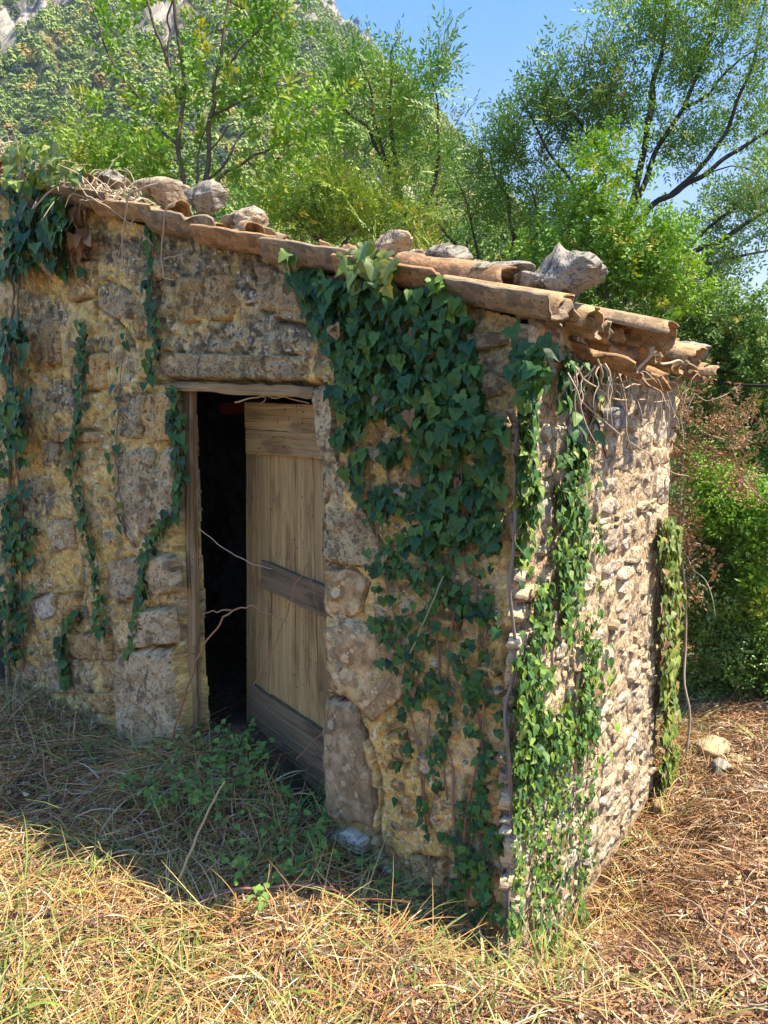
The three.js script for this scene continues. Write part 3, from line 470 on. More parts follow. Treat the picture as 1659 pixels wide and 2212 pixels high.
// side wall
function sideOff(t, y) { let d = fbm(t * 2.2 + 30, y * 2.2, 1.5, 3) * 0.02 + fbm(t * 11 + 30, y * 11, 4.5, 3) * 0.009 + fbm(t * 36, y * 36, 0, 2) * 0.006; return d + 0.008 - 0.05 * sstep(1.85, 2.06, t) * (y > 1.5 ? 0 : 0.3); }
{
  const ds = 0.011, nt = Math.ceil(SIDE_LEN / ds), y0 = -0.5, yT = roofY(0.02), ny = Math.ceil((yT - y0) / ds), P = [], U = [], I = [];
  for (let j = 0; j <= ny; j++) for (let i = 0; i <= nt; i++) { const t = i * ds, y = Math.min(y0 + (yT - y0) * j / ny, yT - 0.055 * t - 0.01), k = corner(y), f = Math.exp(-t / 0.05); const p = sidePt(t + k * f, y, lerp(sideOff(t, y), -k, f)); P.push(p.x, p.y, p.z); U.push(t / 0.4, y / 0.4); }
  for (let j = 0; j < ny; j++) for (let i = 0; i < nt; i++) { const a = j * (nt + 1) + i; I.push(a, a + 1, a + nt + 1, a + 1, a + nt + 2, a + nt + 1); }
  sideWall = part('side_wall', rel(fromArrays(P, U, I)), M.mortar, hut); sideWall.userData.label = 'sunlit rubble side wall of pale fieldstones';
  const rng = RNG(77), list = []; let y = -0.42, seed = 500;
  while (y < yT - 0.05) {
    const h = 0.06 + Math.pow(rng(), 1.4) * 0.11; let t = -0.02 - rng() * 0.04;
    while (t < SIDE_LEN) { const w = 0.07 + Math.pow(rng(), 1.5) * 0.27; if (rng() < (h > 0.12 ? 0.5 : 0.2)) { list.push([t + w / 2, y + h * 0.25, w * 0.9, h * 0.52]); list.push([t + w / 2, y + h * 0.75, w * 0.85, h * 0.5]); } else list.push([t + w / 2, y + h / 2 + (rng() - 0.5) * 0.02, w * 1.12, h * 1.16 * (0.85 + rng() * 0.35)]); t += w; }
    y += h;
  }
  const vis = list.filter(([t, yy]) => t > 0.01 && t < SIDE_LEN - 0.01); const key = (a) => (a[2] * a[3]) / Math.pow(1.7 + a[0] * 0.8, 3) * (a[0] > 0.25 ? 2 : 1); vis.sort((a, b) => key(b) - key(a));
  const rest = [];
  vis.forEach(([t, yy, w, h], i) => {
    const q = rng(), mat = M.sideStones[Math.floor(q * M.sideStones.length)], th = 0.008 + rng() * rng() * 0.02;
    if (i < 298) stoneOn(sideWall, false, rpoly(t, yy, w, h, rng, 6), th, mat, seed + i, sideOff(t, yy) + 0.001 - rng() * 0.01, { rings: 5, segs: 24, amp: 0.01, flat: 6 });
    else { const g = pillow(ccw(rpoly(t, yy, w, h, rng)), th, seed + i, { rings: 4, segs: 14, amp: 0.008, flat: 5 }); const { cx, cy } = g.userData; g.applyMatrix4(sideBasis); const p = sidePt(cx, cy, sideOff(t, yy)).sub(C); g.translate(p.x, p.y, p.z); rest.push(g); }
  });
  if (rest.length) { const m = part('small_stones', mergeGeometries(rest), M.sideStones[1], sideWall); m.userData.kind = 'stuff'; }
  console.log('side stones', vis.length);
  // tall upright stones at the corner and a blue-grey plastered block under the eave
  const b = [[1300, 880], [1345, 870], [1350, 930], [1305, 935]].map(([x, yy]) => { const p = onS(x, yy, 0.02); return [tOf(p), p.y]; });
  stoneOn(sideWall, false, b, 0.035, rockMat(0.3, 0.31, 0.32), 991, 0.025, { rings: 6, segs: 26, amp: 0.002 }).userData.label = 'smooth blue-grey block high in the side wall';
}
// lintel, door post
{
  part('lintel', rel(plank(C4([[335, 842], [676, 860], [676, 834], [335, 823]], (x, y) => onF(x, y, -0.02)), nF, 0.16, 31, { nu: 24, nv: 3, warp: 0.006, bev: 0.006, alongU: true })), M.woodFrame, hut);
  const post = plank(C4([[408, 1612], [424, 1612], [411, 832], [394, 832]], (x, y) => onF(x, y, -0.07)), nF, 0.035, 32, { nu: 3, nv: 40, warp: 0.004, bev: 0.006 });
  part('door_post', rel(post), M.woodFrame, hut);
}
// the door leaf, ajar, hinged inside the right jamb
{
  const hinge = wallPt(sR + 0.0, 0, -0.1), ld = V(-0.596, 0, -0.803), ln = V(-0.803, 0, 0.596);
  const onL = (x, y, off = 0) => onPlane(x, y, hinge, ln, off);
  const door = new THREE.Group(); door.name = 'door'; door.position.copy(hinge.clone().sub(C)); hut.add(door); door.userData.label = 'weathered plank door standing ajar';
  const R = (g) => g.translate(-hinge.x, -hinge.y, -hinge.z);
  let sd = 60;
  const pl = (name, c, th, mat, off, along, lab, nu = 4, nv = 24) => { const m = part(name, R(plank(C4(c, (x, y) => onL(x, y, off)), ln, th, sd++, { nu, nv, warp: 0.003, bev: 0.004, alongU: along })), mat, door); if (lab) m.userData.label = lab; return m; };
  pl('board', [[533, 1640], [585, 1665], [581, 900], [531, 900]].map(([x, y]) => [x, y]), 0.03, M.wood, 0, false);
  pl('board', [[587, 1665], [636, 1690], [636, 905], [583, 902]], 0.022, M.woodPale, -0.008, false);
  pl('board', [[638, 1690], [690, 1735], [672, 908], [638, 905]], 0.022, M.woodPale, -0.009, false);
  pl('board', [[692, 1735], [728, 1760], [722, 912], [674, 908]], 0.022, M.wood, -0.008, false);
  pl('rail', [[529, 924], [722, 944], [722, 876], [528, 869]], 0.03, M.wood, 0.02, true, 'worm-holed top rail', 14, 3);
  pl('rail', [[531, 981], [722, 992], [722, 940], [530, 927]], 0.03, M.wood, 0.018, true, undefined, 14, 3);
  pl('brace', [[564, 1270], [722, 1345], [722, 1278], [562, 1211]], 0.03, M.woodGrey, 0.022, true, 'dark grey middle brace', 14, 3);
  pl('brace', [[541, 1583], [722, 1716], [722, 1602], [541, 1478]], 0.032, M.woodGrey, 0.022, true, 'broad mossy bottom brace', 14, 3);
  pl('brace', [[548, 1660], [722, 1790], [722, 1720], [545, 1588]], 0.03, M.woodGrey, 0.012, true, undefined, 14, 3);
  for (const [x, y] of [[640, 878], [655, 890], [615, 885], [570, 905], [600, 912], [652, 915], [590, 945], [612, 965], [560, 968], [575, 1455], [580, 1300], [585, 1100]]) { const g = new THREE.CylinderGeometry(0.0035, 0.0035, 0.006, 6).rotateX(Math.PI / 2).applyMatrix4(new THREE.Matrix4().makeBasis(ld.clone().negate(), UP, ln)); const p = onL(x, y, 0.0215 + (y > 1000 ? -0.02 : 0)).sub(hinge); part('nail', g, M.caneDark, door, p); }
}
// roof: deck and curved clay tiles
{
  const ca = Math.cos(slope), sa = Math.sin(slope), dD = uDir.clone().negate().multiplyScalar(ca).addScaledVector(UP, -sa), nRf = UP.clone().multiplyScalar(ca).addScaledVector(uDir, -sa), zD = dD.clone().cross(nRf);
  const roofBasis = new THREE.Matrix4().makeBasis(dD, nRf, zD);
  const roofAt = (s, t, lift = 0) => C.clone().addScaledVector(uDir, s).addScaledVector(vDir, t).setY(roofY(s, t)).addScaledVector(nRf, lift);
  const roof = new THREE.Group(); roof.name = 'roof'; const ro = roofAt(0, 0); roof.position.copy(ro.clone().sub(C)); hut.add(roof);
  const deck = new THREE.BoxGeometry(3.95, 0.03, SIDE_LEN + 0.02); deck.applyMatrix4(roofBasis); const dc = roofAt(1.85, SIDE_LEN / 2 + 0.06, -0.028).sub(ro); part('roof_deck', deck, M.woodBrown, roof, dc);
  function tileGeo(seed, cover) {
    const L = 0.44, na = 14, nl = 12, th = 0.0105, P = [], U = [], I = [], rng = RNG(seed), span = Math.PI * (0.94 + rng() * 0.08), chips = rng() * 50;
    const layer = (inn) => { const o = P.length / 3; for (let j = 0; j <= nl; j++) for (let i = 0; i <= na; i++) {
      const v = j / nl, a = Math.PI / 2 + (i / na - 0.5) * span; let r = cover ? lerp(0.075, 0.092, v) : lerp(0.1, 0.082, v); r -= inn ? th : 0; const fl = 1 + noise(v * 1.2 + seed, i * 0.4) * 0.03;
      let x = (v - 0.5) * L; if (j === nl) x += noise(i * 0.7 + chips, 1.5) * 0.022 - Math.max(0, noise(i * 0.35 + chips, 5.5) - 0.3) * 0.07; if (j === 0) x += noise(i * 0.9 + chips, 9.5) * 0.015;
      const sq = Math.pow(Math.abs(Math.sin(a)), 0.9), cq = Math.sign(Math.cos(a)) * Math.pow(Math.abs(Math.cos(a)), 0.75); let y = sq * r * 0.8 * fl, z = cq * r * fl; 
      if (!cover) { const q = i / na, e2 = Math.abs(q - 0.5) * 2, side = clamp((e2 - 0.22) / 0.78); z = Math.sign(q - 0.5) * -r * (0.42 * Math.min(1, e2 / 0.22) * 0.9 + 0.62 * side); y = Math.pow(side, 1.15) * 0.062 * fl * (1 + (e2 > 0.9 ? noise(v * 14 + chips, i) * 0.07 - Math.max(0, noise(v * 5 + chips, i + 3) - 0.5) * 1.0 : 0)) + (inn ? th : 0); } P.push(x, y, z); U.push(x / 0.35 + chips, (i / na) * 0.8 + (inn ? 0.4 : 0)); } return o; };
    const A = layer(false), B = layer(true), k = na + 1;
    for (let j = 0; j < nl; j++) for (let i = 0; i < na; i++) { const q = j * k + i; I.push(A + q, A + q + 1, A + q + k, A + q + 1, A + q + k + 1, A + q + k, B + q, B + q + k, B + q + 1, B + q + 1, B + q + k, B + q + k + 1); }
    const rim = (a, b) => I.push(A + a, B + a, A + b, A + b, B + a, B + b);
    for (let i = 0; i < na; i++) { rim(i, i + 1); rim(nl * k + i + 1, nl * k + i); } for (let j = 0; j < nl; j++) { rim((j + 1) * k, j * k); rim(j * k + na, (j + 1) * k + na); }
    const g = fromArrays(P, U, I); return g;
  }
  const covers = [1, 2, 3, 4, 5, 6].map((k) => tileGeo(k, true)), chans = [11, 12, 13, 14, 15, 16].map((k) => tileGeo(k, false));
  const rng = RNG(31), e = new THREE.Euler(), q0 = new THREE.Quaternion().setFromRotationMatrix(roofBasis), q1 = new THREE.Quaternion();
  const put = (cover, s, t, lift, tilt = 0, yaw = 0, roll = 0) => { const m = part('roof_tile', (cover ? covers : chans)[Math.floor(rng() * 6)], M.tiles[Math.floor(rng() * M.tiles.length)], roof, roofAt(s, t, lift).sub(ro)); m.quaternion.copy(q0).multiply(q1.setFromEuler(e.set(roll, yaw, tilt))); return m; };
  for (let i = 0; i < 11; i++) for (let k = 0; k < 11; k++) {
    const low = -0.1 + k * 0.355 + (rng() - 0.5) * 0.03, s = low + 0.21, j = i > 0 ? 0.02 : 0.008;
    if (s > 3.75) continue;
    put(false, s + (k === 0 ? (rng() - 0.5) * 0.08 : 0), -0.035 + i * 0.2 + (rng() - 0.5) * j, 0.012 + 0.012 * rng(), i ? 0.03 : 0.05 + rng() * 0.04, (rng() - 0.5) * 0.12 + (i === 0 && k === 0 ? -0.16 : 0), (rng() - 0.5) * 0.3);
    if (i === 0 && !(k === 0 || k === 2 || k >= 8)) continue;
    put(true, s + (k === 0 ? (rng() - 0.3) * -0.1 : 0), 0.068 + i * 0.2 + (rng() - 0.5) * j, 0.036 + 0.012 * rng(), 0.03 + rng() * 0.03, (rng() - 0.5) * 0.16, (rng() - 0.5) * 0.25);
  }
  // tiles that have slipped at the eave
  put(true, -0.05, 0.62, 0.085, 0.02, 0.05, -0.3); put(false, 0.0, 0.5, -0.045, -0.12, 0.25, 0.2); put(false, -0.02, 0.95, -0.06, -0.15, 0.3, 0.1); put(true, -0.02, 1.3, 0.08, 0.0, -0.1, 0.2); put(true, 0.35, 0.13, 0.1, 0.04, 0.03, 0.1);
  for (let k = 0; k < 14; k++) { const m = put(rng() < 0.5, -0.1 + rng() * 0.25, 0.9 + rng() * 1.2, 0.05 + rng() * 0.09, (rng() - 0.5) * 0.7, (rng() - 0.5) * 1.6, (rng() - 0.5) * 0.9); const f = 0.3 + rng() * 0.3; m.scale.set(f, 0.8, 0.45 + rng() * 0.4); }
  for (let k = 0; k < 7; k++) { const m = put(rng() < 0.5, 0.2 + rng() * 2.4, 0.02 + rng() * 0.25, 0.08 + rng() * 0.05, (rng() - 0.5) * 0.3, (rng() - 0.5) * 1.2, (rng() - 0.5) * 0.6); m.scale.set(0.3 + rng() * 0.3, 0.7, 0.5 + rng() * 0.3); }
  // stones holding the tiles down
  const onRoof = (x, y, lift) => { let best = null, be = 1e9; for (let t = 0.02; t < 1.9; t += 0.02) { const p = onF(x, y, -t); const s = sOf(p); const er = Math.abs(p.y - (roofY(s) + lift)); if (er < be - 1e-4) { be = er; best = [s, t]; } } return best; };
  const stones = [
    [352, 432, 95, 48, 'flat pale grey stone weighing down the upper roof tiles', 0.5, 2, M.limestoneWarm], [445, 446, 92, 62, 'rounded grey lichened stone beside the flat stone on the roof', 0.8, 4, M.limestone], [536, 484, 92, 46, 'squared pale block lying on the roof edge', 0.6, 6, M.limestoneWarm],
    [852, 542, 72, 60, 'blocky grey stone behind the ivy tip on the roof', 0.8, 1, M.limestoneWarm], [975, 572, 92, 50, 'pale pointed stone on the roof above the large ivy', 0.7, 8, M.limestone], [1080, 602, 130, 32, 'low flat whitish stone between the pale stone and the big rock', 0.8, 3, M.limestone],
    [1220, 596, 160, 150, 'big knobbly limestone rock topped by a pointed lump at the eave', 0.8, 12, M.limestone], [1150, 622, 70, 40, 'small dark angular stone wedged in front of the big rock', 0.8, 21, M.limestone], [905, 572, 50, 26, 'broken tile-coloured stone beside the blocky stone', 0.7, 22, M.limestoneWarm], [245, 402, 70, 30, 'dark stone half hidden in dry vines on the upper roof', 0.7, 23, M.limestone], [1030, 596, 60, 26, 'small whitish stone below the pale pointed stone', 0.7, 24, M.limestone], [1405, 722, 66, 44, 'grey stone on the far eave just behind the protruding tile', 0.8, 9, M.limestone], [1490, 762, 92, 54, 'dark grey stone at the far end of the eave', 0.8, 10, M.limestone],
  ];
  for (const [x, y, w, h, label, dz, seed, mat] of stones) {
    const big = w > 150, far = x > 1380; let p, sc;
    if (far) { p = onS(x, y, -0.12); } else { const r = onRoof(x, y + h / 2, big ? 0.13 : 0.1); void r; p = onF(x, y - (big ? 6 : 16), big ? -0.2 : -0.16); }
    sc = -ray(x, y).z; const d = p.distanceTo(camera.position); const px = d * sc / 1533; void px;
    const k = d / 1533 * (far || big ? 1.02 : 1.2); const rx = w * k / 2, ry = h * k / 2;
    let g = rock(seed, rx, ry, Math.max(rx * dz, 0.05), { amp: big ? 0.22 : 0.2, detail: big ? 7 : 6, cuts: big ? 4 : 11, flatBase: false });
    if (big) { const a = g.attributes.position; for (let i = 0; i < a.count; i++) { let X = a.getX(i), Y = a.getY(i), Z = a.getZ(i); const nx = X / rx; const peak = Math.exp(-Math.pow((nx + 0.28) / 0.3, 2)); Y = Y > 0 ? Y * (0.55 + 0.6 * peak) : Y * (1.0 - 0.35 * Math.max(0, -nx)); Y += -Math.abs(fbm(X * 22, Y * 22, Z * 22 + 0.5, 4)) * 0.03; a.setXYZ(i, X * (Y < -0.3 * ry ? 0.8 : 1), Y, Z); } g.computeVertexNormals(); }
    const st = shadow(new THREE.Mesh(g, mat)); st.name = numbered(big ? 'rock' : 'stone'); st.position.copy(p); const f = camera.position.clone().sub(p); st.rotation.y = Math.atan2(f.x, f.z); scene.add(st); tag(st, label, big ? 'rock' : 'stone', 'stones weighing down the roof tiles');
  }
}
// ---------------------------------------------------------------- ivy
const ivyGeos = [0, 1, 2, 3].map((v) => {
  const half = v === 3 ? [[0, 0], [0.22, -0.12], [0.46, -0.04], [0.5, 0.18], [0.4, 0.4], [0.27, 0.62], [0.13, 0.82], [0, 0.95]] : v === 2 ? [[0, 0], [0.2, -0.1], [0.38, 0.02], [0.44, 0.22], [0.34, 0.46], [0.2, 0.72], [0, 1]] : [[0, 0.02], [0.2, -0.14], [0.4, -0.08], [0.55, 0.1], [0.41, 0.27], [0.44, 0.48], [0.29, 0.54], [0.15, 0.78], [0, 1.0 + v * 0.06]];
  const P = [], U = [], I = []; const fold = 0.16 + v * 0.05, zz = (x, y) => Math.abs(x) * fold - 0.28 * y * y + 0.06 * Math.sin(y * 7 + v * 2) * Math.abs(x) * 2;
  const spine = [0.02, 0.3, 0.6, 0.85];
  for (const sgn of [1, -1]) { const c = P.length / 3; P.push(0, 0.3, zz(0, 0.3)); U.push(0.5, 0.3); const o = P.length / 3; half.forEach(([x, y]) => { P.push(x * sgn, y, zz(x, y)); U.push(0.5 + x * sgn * 0.5, y); }); for (let i = 0; i < half.length - 1; i++) sgn > 0 ? I.push(c, o + i, o + i + 1) : I.push(c, o + i + 1, o + i); }
  void spine; return fromArrays(P, U, I);
});
const veined = (m) => { m.map = leafTex; m.specularIntensity = 0.6; return m; };
M.ivyShadeTint = [[0.03, 0.1, 0.024], [0.045, 0.135, 0.028], [0.065, 0.165, 0.03], [0.02, 0.065, 0.018], [0.1, 0.2, 0.03], [0.035, 0.11, 0.03], [0.05, 0.14, 0.024]].map((c) => veined(leafMat(...c, 0.2, 0.5)));  // darker copy of the ivy leaf colours, with shade painted in
M.ivySunTint = [[0.06, 0.16, 0.028], [0.09, 0.2, 0.03], [0.035, 0.11, 0.024], [0.14, 0.25, 0.03], [0.2, 0.31, 0.03], [0.06, 0.16, 0.024]].map((c) => veined(leafMat(...c, 0.3, 0.55)));  // lighter copy of the ivy leaf colours, with sunlight painted in
M.ivyYellow = [[0.22, 0.3, 0.03], [0.17, 0.27, 0.03], [0.3, 0.33, 0.03], [0.13, 0.2, 0.025]].map((c) => leafMat(...c, 0.4, 0.6));
M.deadLeaf = [[0.3, 0.17, 0.08], [0.24, 0.12, 0.055], [0.36, 0.24, 0.12]].map((c) => leafMat(...c, 0.2, 0.9));
function inPoly(x, y, p) { let r = false; for (let i = 0, j = p.length - 1; i < p.length; j = i++) if ((p[i][1] > y) !== (p[j][1] > y) && x < ((p[j][0] - p[i][0]) * (y - p[i][1])) / (p[j][1] - p[i][1]) + p[i][0]) r = !r; return r; }
const _m = new THREE.Matrix4();
function leafMatrix(p, n, down, size, rng, jit) {
  const z = n.clone().add(V(rng() - 0.5, rng() - 0.3, rng() - 0.5).multiplyScalar(jit)).normalize(), y0 = down.clone().add(V(rng() - 0.5, rng() - 0.5, rng() - 0.5).multiplyScalar(jit * 1.4));
  const x = y0.cross(z).normalize(), y = z.clone().cross(x); const w = size * (0.9 + rng() * 0.25);
  return _m.clone().makeBasis(x.multiplyScalar(w), y.multiplyScalar(size), z.multiplyScalar(size)).setPosition(p);
}
// leaves: list of {p, n, down, size, mat}; the largest 300 are leaves of their own, the rest one mass
function plantLeaves(root, leaves, geos, rng, jit = 0.8, max = 298, massName = 'foliage', key = (l) => l.size) {
  leaves.sort((a, b) => key(b) - key(a)); const groups = new Map(), inv = root.position;
  leaves.forEach((l, i) => {
    const g = geos[Math.floor(rng() * geos.length)], m = leafMatrix(l.p.clone().sub(inv), l.n, l.down, l.size, rng, l.jit ?? jit);
    if (i < max) { const e = shadow(new THREE.Mesh(g, l.mat)); e.name = 'leaf'; m.decompose(e.position, e.quaternion, e.scale); root.add(e); }
    else { const k = g.uuid + l.mat.uuid; if (!groups.has(k)) groups.set(k, [g, l.mat, []]); groups.get(k)[2].push(m); }
  });
  if (groups.size) {
    const byMat = new Map(); for (const [g, mat, ms] of groups.values()) { if (!byMat.has(mat)) byMat.set(mat, []); for (const m of ms) byMat.get(mat).push(g.clone().applyMatrix4(m)); }
    for (const [mat, gs] of byMat) { const e = part(massName, mergeGeometries(gs), mat, root); e.userData.kind = 'stuff'; }
  }
}
const pick = (a, rng) => a[Math.floor(rng() * a.length)];
const DOWN = V(0, -1, 0);
function ivyField(name, label, category, fields, stems, seed, opt = {}) {
  const rng = RNG(seed), leaves = []; let base = null;
  for (const f of fields) {
    const xs = f.poly.map((p) => p[0]), ys = f.poly.map((p) => p[1]), x0 = Math.min(...xs), x1 = Math.max(...xs), y0 = Math.min(...ys), y1 = Math.max(...ys); let n = 0;
    for (let k = 0; k < 60000 && n < f.n; k++) {
      const x = lerp(x0, x1, rng()), y = lerp(y0, y1, rng()); const jx = noise(x / 22 + seed, y / 22) * 26 + noise(x / 9, y / 9 + seed) * 12, jy = noise(x / 24 + 40, y / 24 + seed) * 30; if (!inPoly(x + jx, y + jy, f.poly)) continue; if (f.clump && fbm(x / f.clump + seed, y / (f.clump * (f.stretch ?? 1)), 0, 3) < (f.thr ?? 0) + (rng() - 0.5) * 0.15) continue;
      const off = (f.off ?? 0.015) + rng() * (f.depth ?? 0.05); const p = (f.side ? onS : onF)(x, y, off); if (f.side && tOf(p) < -0.06) continue; n++;
      const q = rng(); leaves.push({ p, n: (f.side ? nR : nF).clone().addScaledVector(UP, 0.25).normalize(), down: DOWN.clone().addScaledVector(f.side ? nR : nF, 0.15), size: lerp(f.s[0], f.s[1], Math.pow(q, 1.4)), mat: pick(rng() < (f.dead ?? 0.02) ? M.deadLeaf : rng() < (f.yel ?? 0) ? M.ivyYellow : f.mats, rng), jit: f.jit });
    }
  }
  const st = stems.map(([pts, r0, r1, side, mat]) => [pts.map(([x, y, o = 0.012]) => (side ? onS : onF)(x, y, o)), r0, r1, mat]);
  // leaves along the stems
  for (const [pts, , , ] of st) void pts;
  base = st.length ? st[0][0].reduce((a, b) => (b.y < a.y ? b : a)).clone() : leaves.reduce((a, b) => (b.p.y < a.p.y ? b : a)).p.clone();
  const root = thing(name, base, label, category, opt.group);
  for (const [pts, r0, r1, mat] of st) part('stem', tube(wobble(pts, 0.012, rng), r0, r1, 5).translate(-base.x, -base.y, -base.z), mat ?? M.vine, root);
  plantLeaves(root, leaves, ivyGeos, rng, opt.jit ?? 1.0, opt.max ?? 298, 'foliage', opt.key);
  return root;
}
function strand(name, label, pts, { n, s, mats, side = false, r = 0.003, spread = 0.04, seed, mat, off = 0.015, dead = 0, group }) {
  const rng = RNG(seed), P = pts.map(([x, y, o]) => (side ? onS : onF)(x, y, o ?? off)), c = new THREE.CatmullRomCurve3(P), base = P.reduce((a, b) => (b.y < a.y ? b : a)).clone();
  const root = thing(name, base, label, 'ivy', group); part('stem', tube(wobble(P, 0.008, rng), r, r * 0.6, 5).translate(-base.x, -base.y, -base.z), mat ?? M.vine, root);
  const leaves = []; for (let i = 0; i < n; i++) { const p = c.getPointAt(clamp((i + rng()) / n)); const nn = side ? nR : nF; p.addScaledVector(side ? vDir : uDir, (rng() + rng() - 1) * 1.4 * spread * (0.6 + 0.9 * Math.abs(noise(p.y * 5 + seed, 1.5)))).addScaledVector(nn, rng() * 0.03); leaves.push({ p, n: nn.clone().addScaledVector(UP, 0.2).normalize(), down: DOWN.clone(), size: lerp(s[0], s[1], rng()), mat: pick(rng() < dead ? M.deadLeaf : mats, rng) }); }
  plantLeaves(root, leaves, ivyGeos, rng, 0.7); return root;
}
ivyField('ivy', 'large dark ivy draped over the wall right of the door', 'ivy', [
  { poly: [[640, 575], [760, 590], [900, 640], [1000, 690], [1175, 745], [1190, 800], [1130, 860], [1090, 880], [1085, 960], [980, 960], [870, 930], [760, 870], [720, 820], [690, 700]], n: 1500, s: [0.022, 0.06], mats: M.ivyShadeTint, depth: 0.12, jit: 1.0, clump: 120, thr: -0.28, off: 0.02 },
  { poly: [[630, 560], [720, 590], [800, 640], [760, 700], [680, 690]], n: 40, s: [0.05, 0.09], mats: M.ivyShadeTint, depth: 0.06, jit: 0.6 },
  { poly: [[715, 830], [800, 880], [900, 930], [1085, 950], [1085, 1180], [960, 1180], [820, 1150], [760, 1050], [735, 950]], n: 560, s: [0.024, 0.064], mats: M.ivyShadeTint, depth: 0.05, clump: 40, thr: -0.1 },
  { poly: [[790, 1150], [1085, 1180], [1085, 1500], [960, 1500], [870, 1450], [820, 1360], [800, 1250]], n: 500, s: [0.016, 0.044], mats: M.ivyShadeTint, depth: 0.035, clump: 30, thr: 0.06 },
  { poly: [[885, 1460], [1085, 1500], [1085, 2030], [960, 1950], [900, 1800], [850, 1700], [880, 1560]], n: 480, s: [0.014, 0.04], mats: M.ivyShadeTint, depth: 0.03, clump: 26, thr: 0.05, stretch: 2.5 },
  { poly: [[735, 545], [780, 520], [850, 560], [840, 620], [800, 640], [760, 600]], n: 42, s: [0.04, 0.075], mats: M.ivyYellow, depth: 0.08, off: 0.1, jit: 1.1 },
  { poly: [[900, 610], [960, 600], [1000, 640], [960, 670]], n: 16, s: [0.04, 0.07], mats: M.ivySunTint, depth: 0.05, off: 0.1, jit: 1.1 },
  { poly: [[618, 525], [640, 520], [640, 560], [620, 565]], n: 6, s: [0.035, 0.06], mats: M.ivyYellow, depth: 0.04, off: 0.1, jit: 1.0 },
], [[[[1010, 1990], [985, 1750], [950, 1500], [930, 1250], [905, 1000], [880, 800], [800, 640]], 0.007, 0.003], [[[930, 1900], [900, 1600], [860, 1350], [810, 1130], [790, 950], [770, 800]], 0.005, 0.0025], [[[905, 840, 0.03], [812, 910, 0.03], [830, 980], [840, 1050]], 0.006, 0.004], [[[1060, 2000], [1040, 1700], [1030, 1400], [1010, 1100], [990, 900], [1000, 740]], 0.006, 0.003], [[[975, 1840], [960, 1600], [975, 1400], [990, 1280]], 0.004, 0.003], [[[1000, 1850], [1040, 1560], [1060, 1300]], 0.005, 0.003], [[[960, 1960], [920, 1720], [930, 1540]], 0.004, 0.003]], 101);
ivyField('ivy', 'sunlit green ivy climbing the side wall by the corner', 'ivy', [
  { poly: [[1095, 880], [1150, 860], [1180, 1000], [1170, 1200], [1190, 1400], [1185, 1700], [1090, 1700]], n: 1000, s: [0.018, 0.048], mats: M.ivySunTint, side: true, depth: 0.05, jit: 1.0, yel: 0.05, clump: 22, thr: -0.2, stretch: 12 },
  { poly: [[1210, 950], [1270, 960], [1300, 1150], [1300, 1350], [1290, 1600], [1195, 1650], [1190, 1300], [1205, 1100]], n: 1500, s: [0.016, 0.045], mats: M.ivySunTint, side: true, depth: 0.06, jit: 1.0, yel: 0.06, clump: 24, thr: -0.24, stretch: 12 },
  { poly: [[1095, 1600], [1290, 1600], [1280, 2050], [1095, 2050]], n: 1400, s: [0.012, 0.031], mats: M.ivySunTint, side: true, depth: 0.035, jit: 1.1, yel: 0.08, clump: 20, thr: -0.1, stretch: 14 },
  { poly: [[1140, 740], [1185, 770], [1170, 880], [1120, 870]], n: 40, s: [0.028, 0.06], mats: M.ivyShadeTint, side: true, depth: 0.06, jit: 0.9 },
  { poly: [[1285, 1300], [1330, 1500], [1310, 1700], [1280, 1700]], n: 22, s: [0.03, 0.06], mats: M.ivySunTint, side: true, depth: 0.03 },
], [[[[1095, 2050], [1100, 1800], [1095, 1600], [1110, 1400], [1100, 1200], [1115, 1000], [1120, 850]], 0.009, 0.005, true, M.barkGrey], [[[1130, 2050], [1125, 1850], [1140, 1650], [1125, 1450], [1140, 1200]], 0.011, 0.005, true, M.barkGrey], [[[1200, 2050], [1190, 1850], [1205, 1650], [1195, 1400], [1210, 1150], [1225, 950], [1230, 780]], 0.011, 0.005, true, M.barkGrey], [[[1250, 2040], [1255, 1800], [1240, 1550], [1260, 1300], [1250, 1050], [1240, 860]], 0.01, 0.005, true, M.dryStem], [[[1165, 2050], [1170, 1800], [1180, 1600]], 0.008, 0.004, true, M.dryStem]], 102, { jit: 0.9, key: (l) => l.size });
ivyField('ivy', 'teal ivy strands hanging under the slipped eave tiles', 'ivy', [
  { poly: [[1205, 760], [1260, 770], [1275, 950], [1230, 960], [1205, 850]], n: 62, s: [0.035, 0.07], mats: M.ivyShadeTint, side: true, depth: 0.06, jit: 0.9 }, { poly: [[1275, 790], [1305, 800], [1310, 960], [1280, 940]], n: 26, s: [0.035, 0.07], mats: M.ivySunTint, side: true, depth: 0.04 },
], [[[[1240, 960], [1245, 860], [1225, 750]], 0.007, 0.005, true], [[[1290, 960], [1260, 850], [1240, 750]], 0.006, 0.004, true], [[[1270, 940], [1235, 830], [1232, 740]], 0.006, 0.004, true, M.dryStem]], 103);
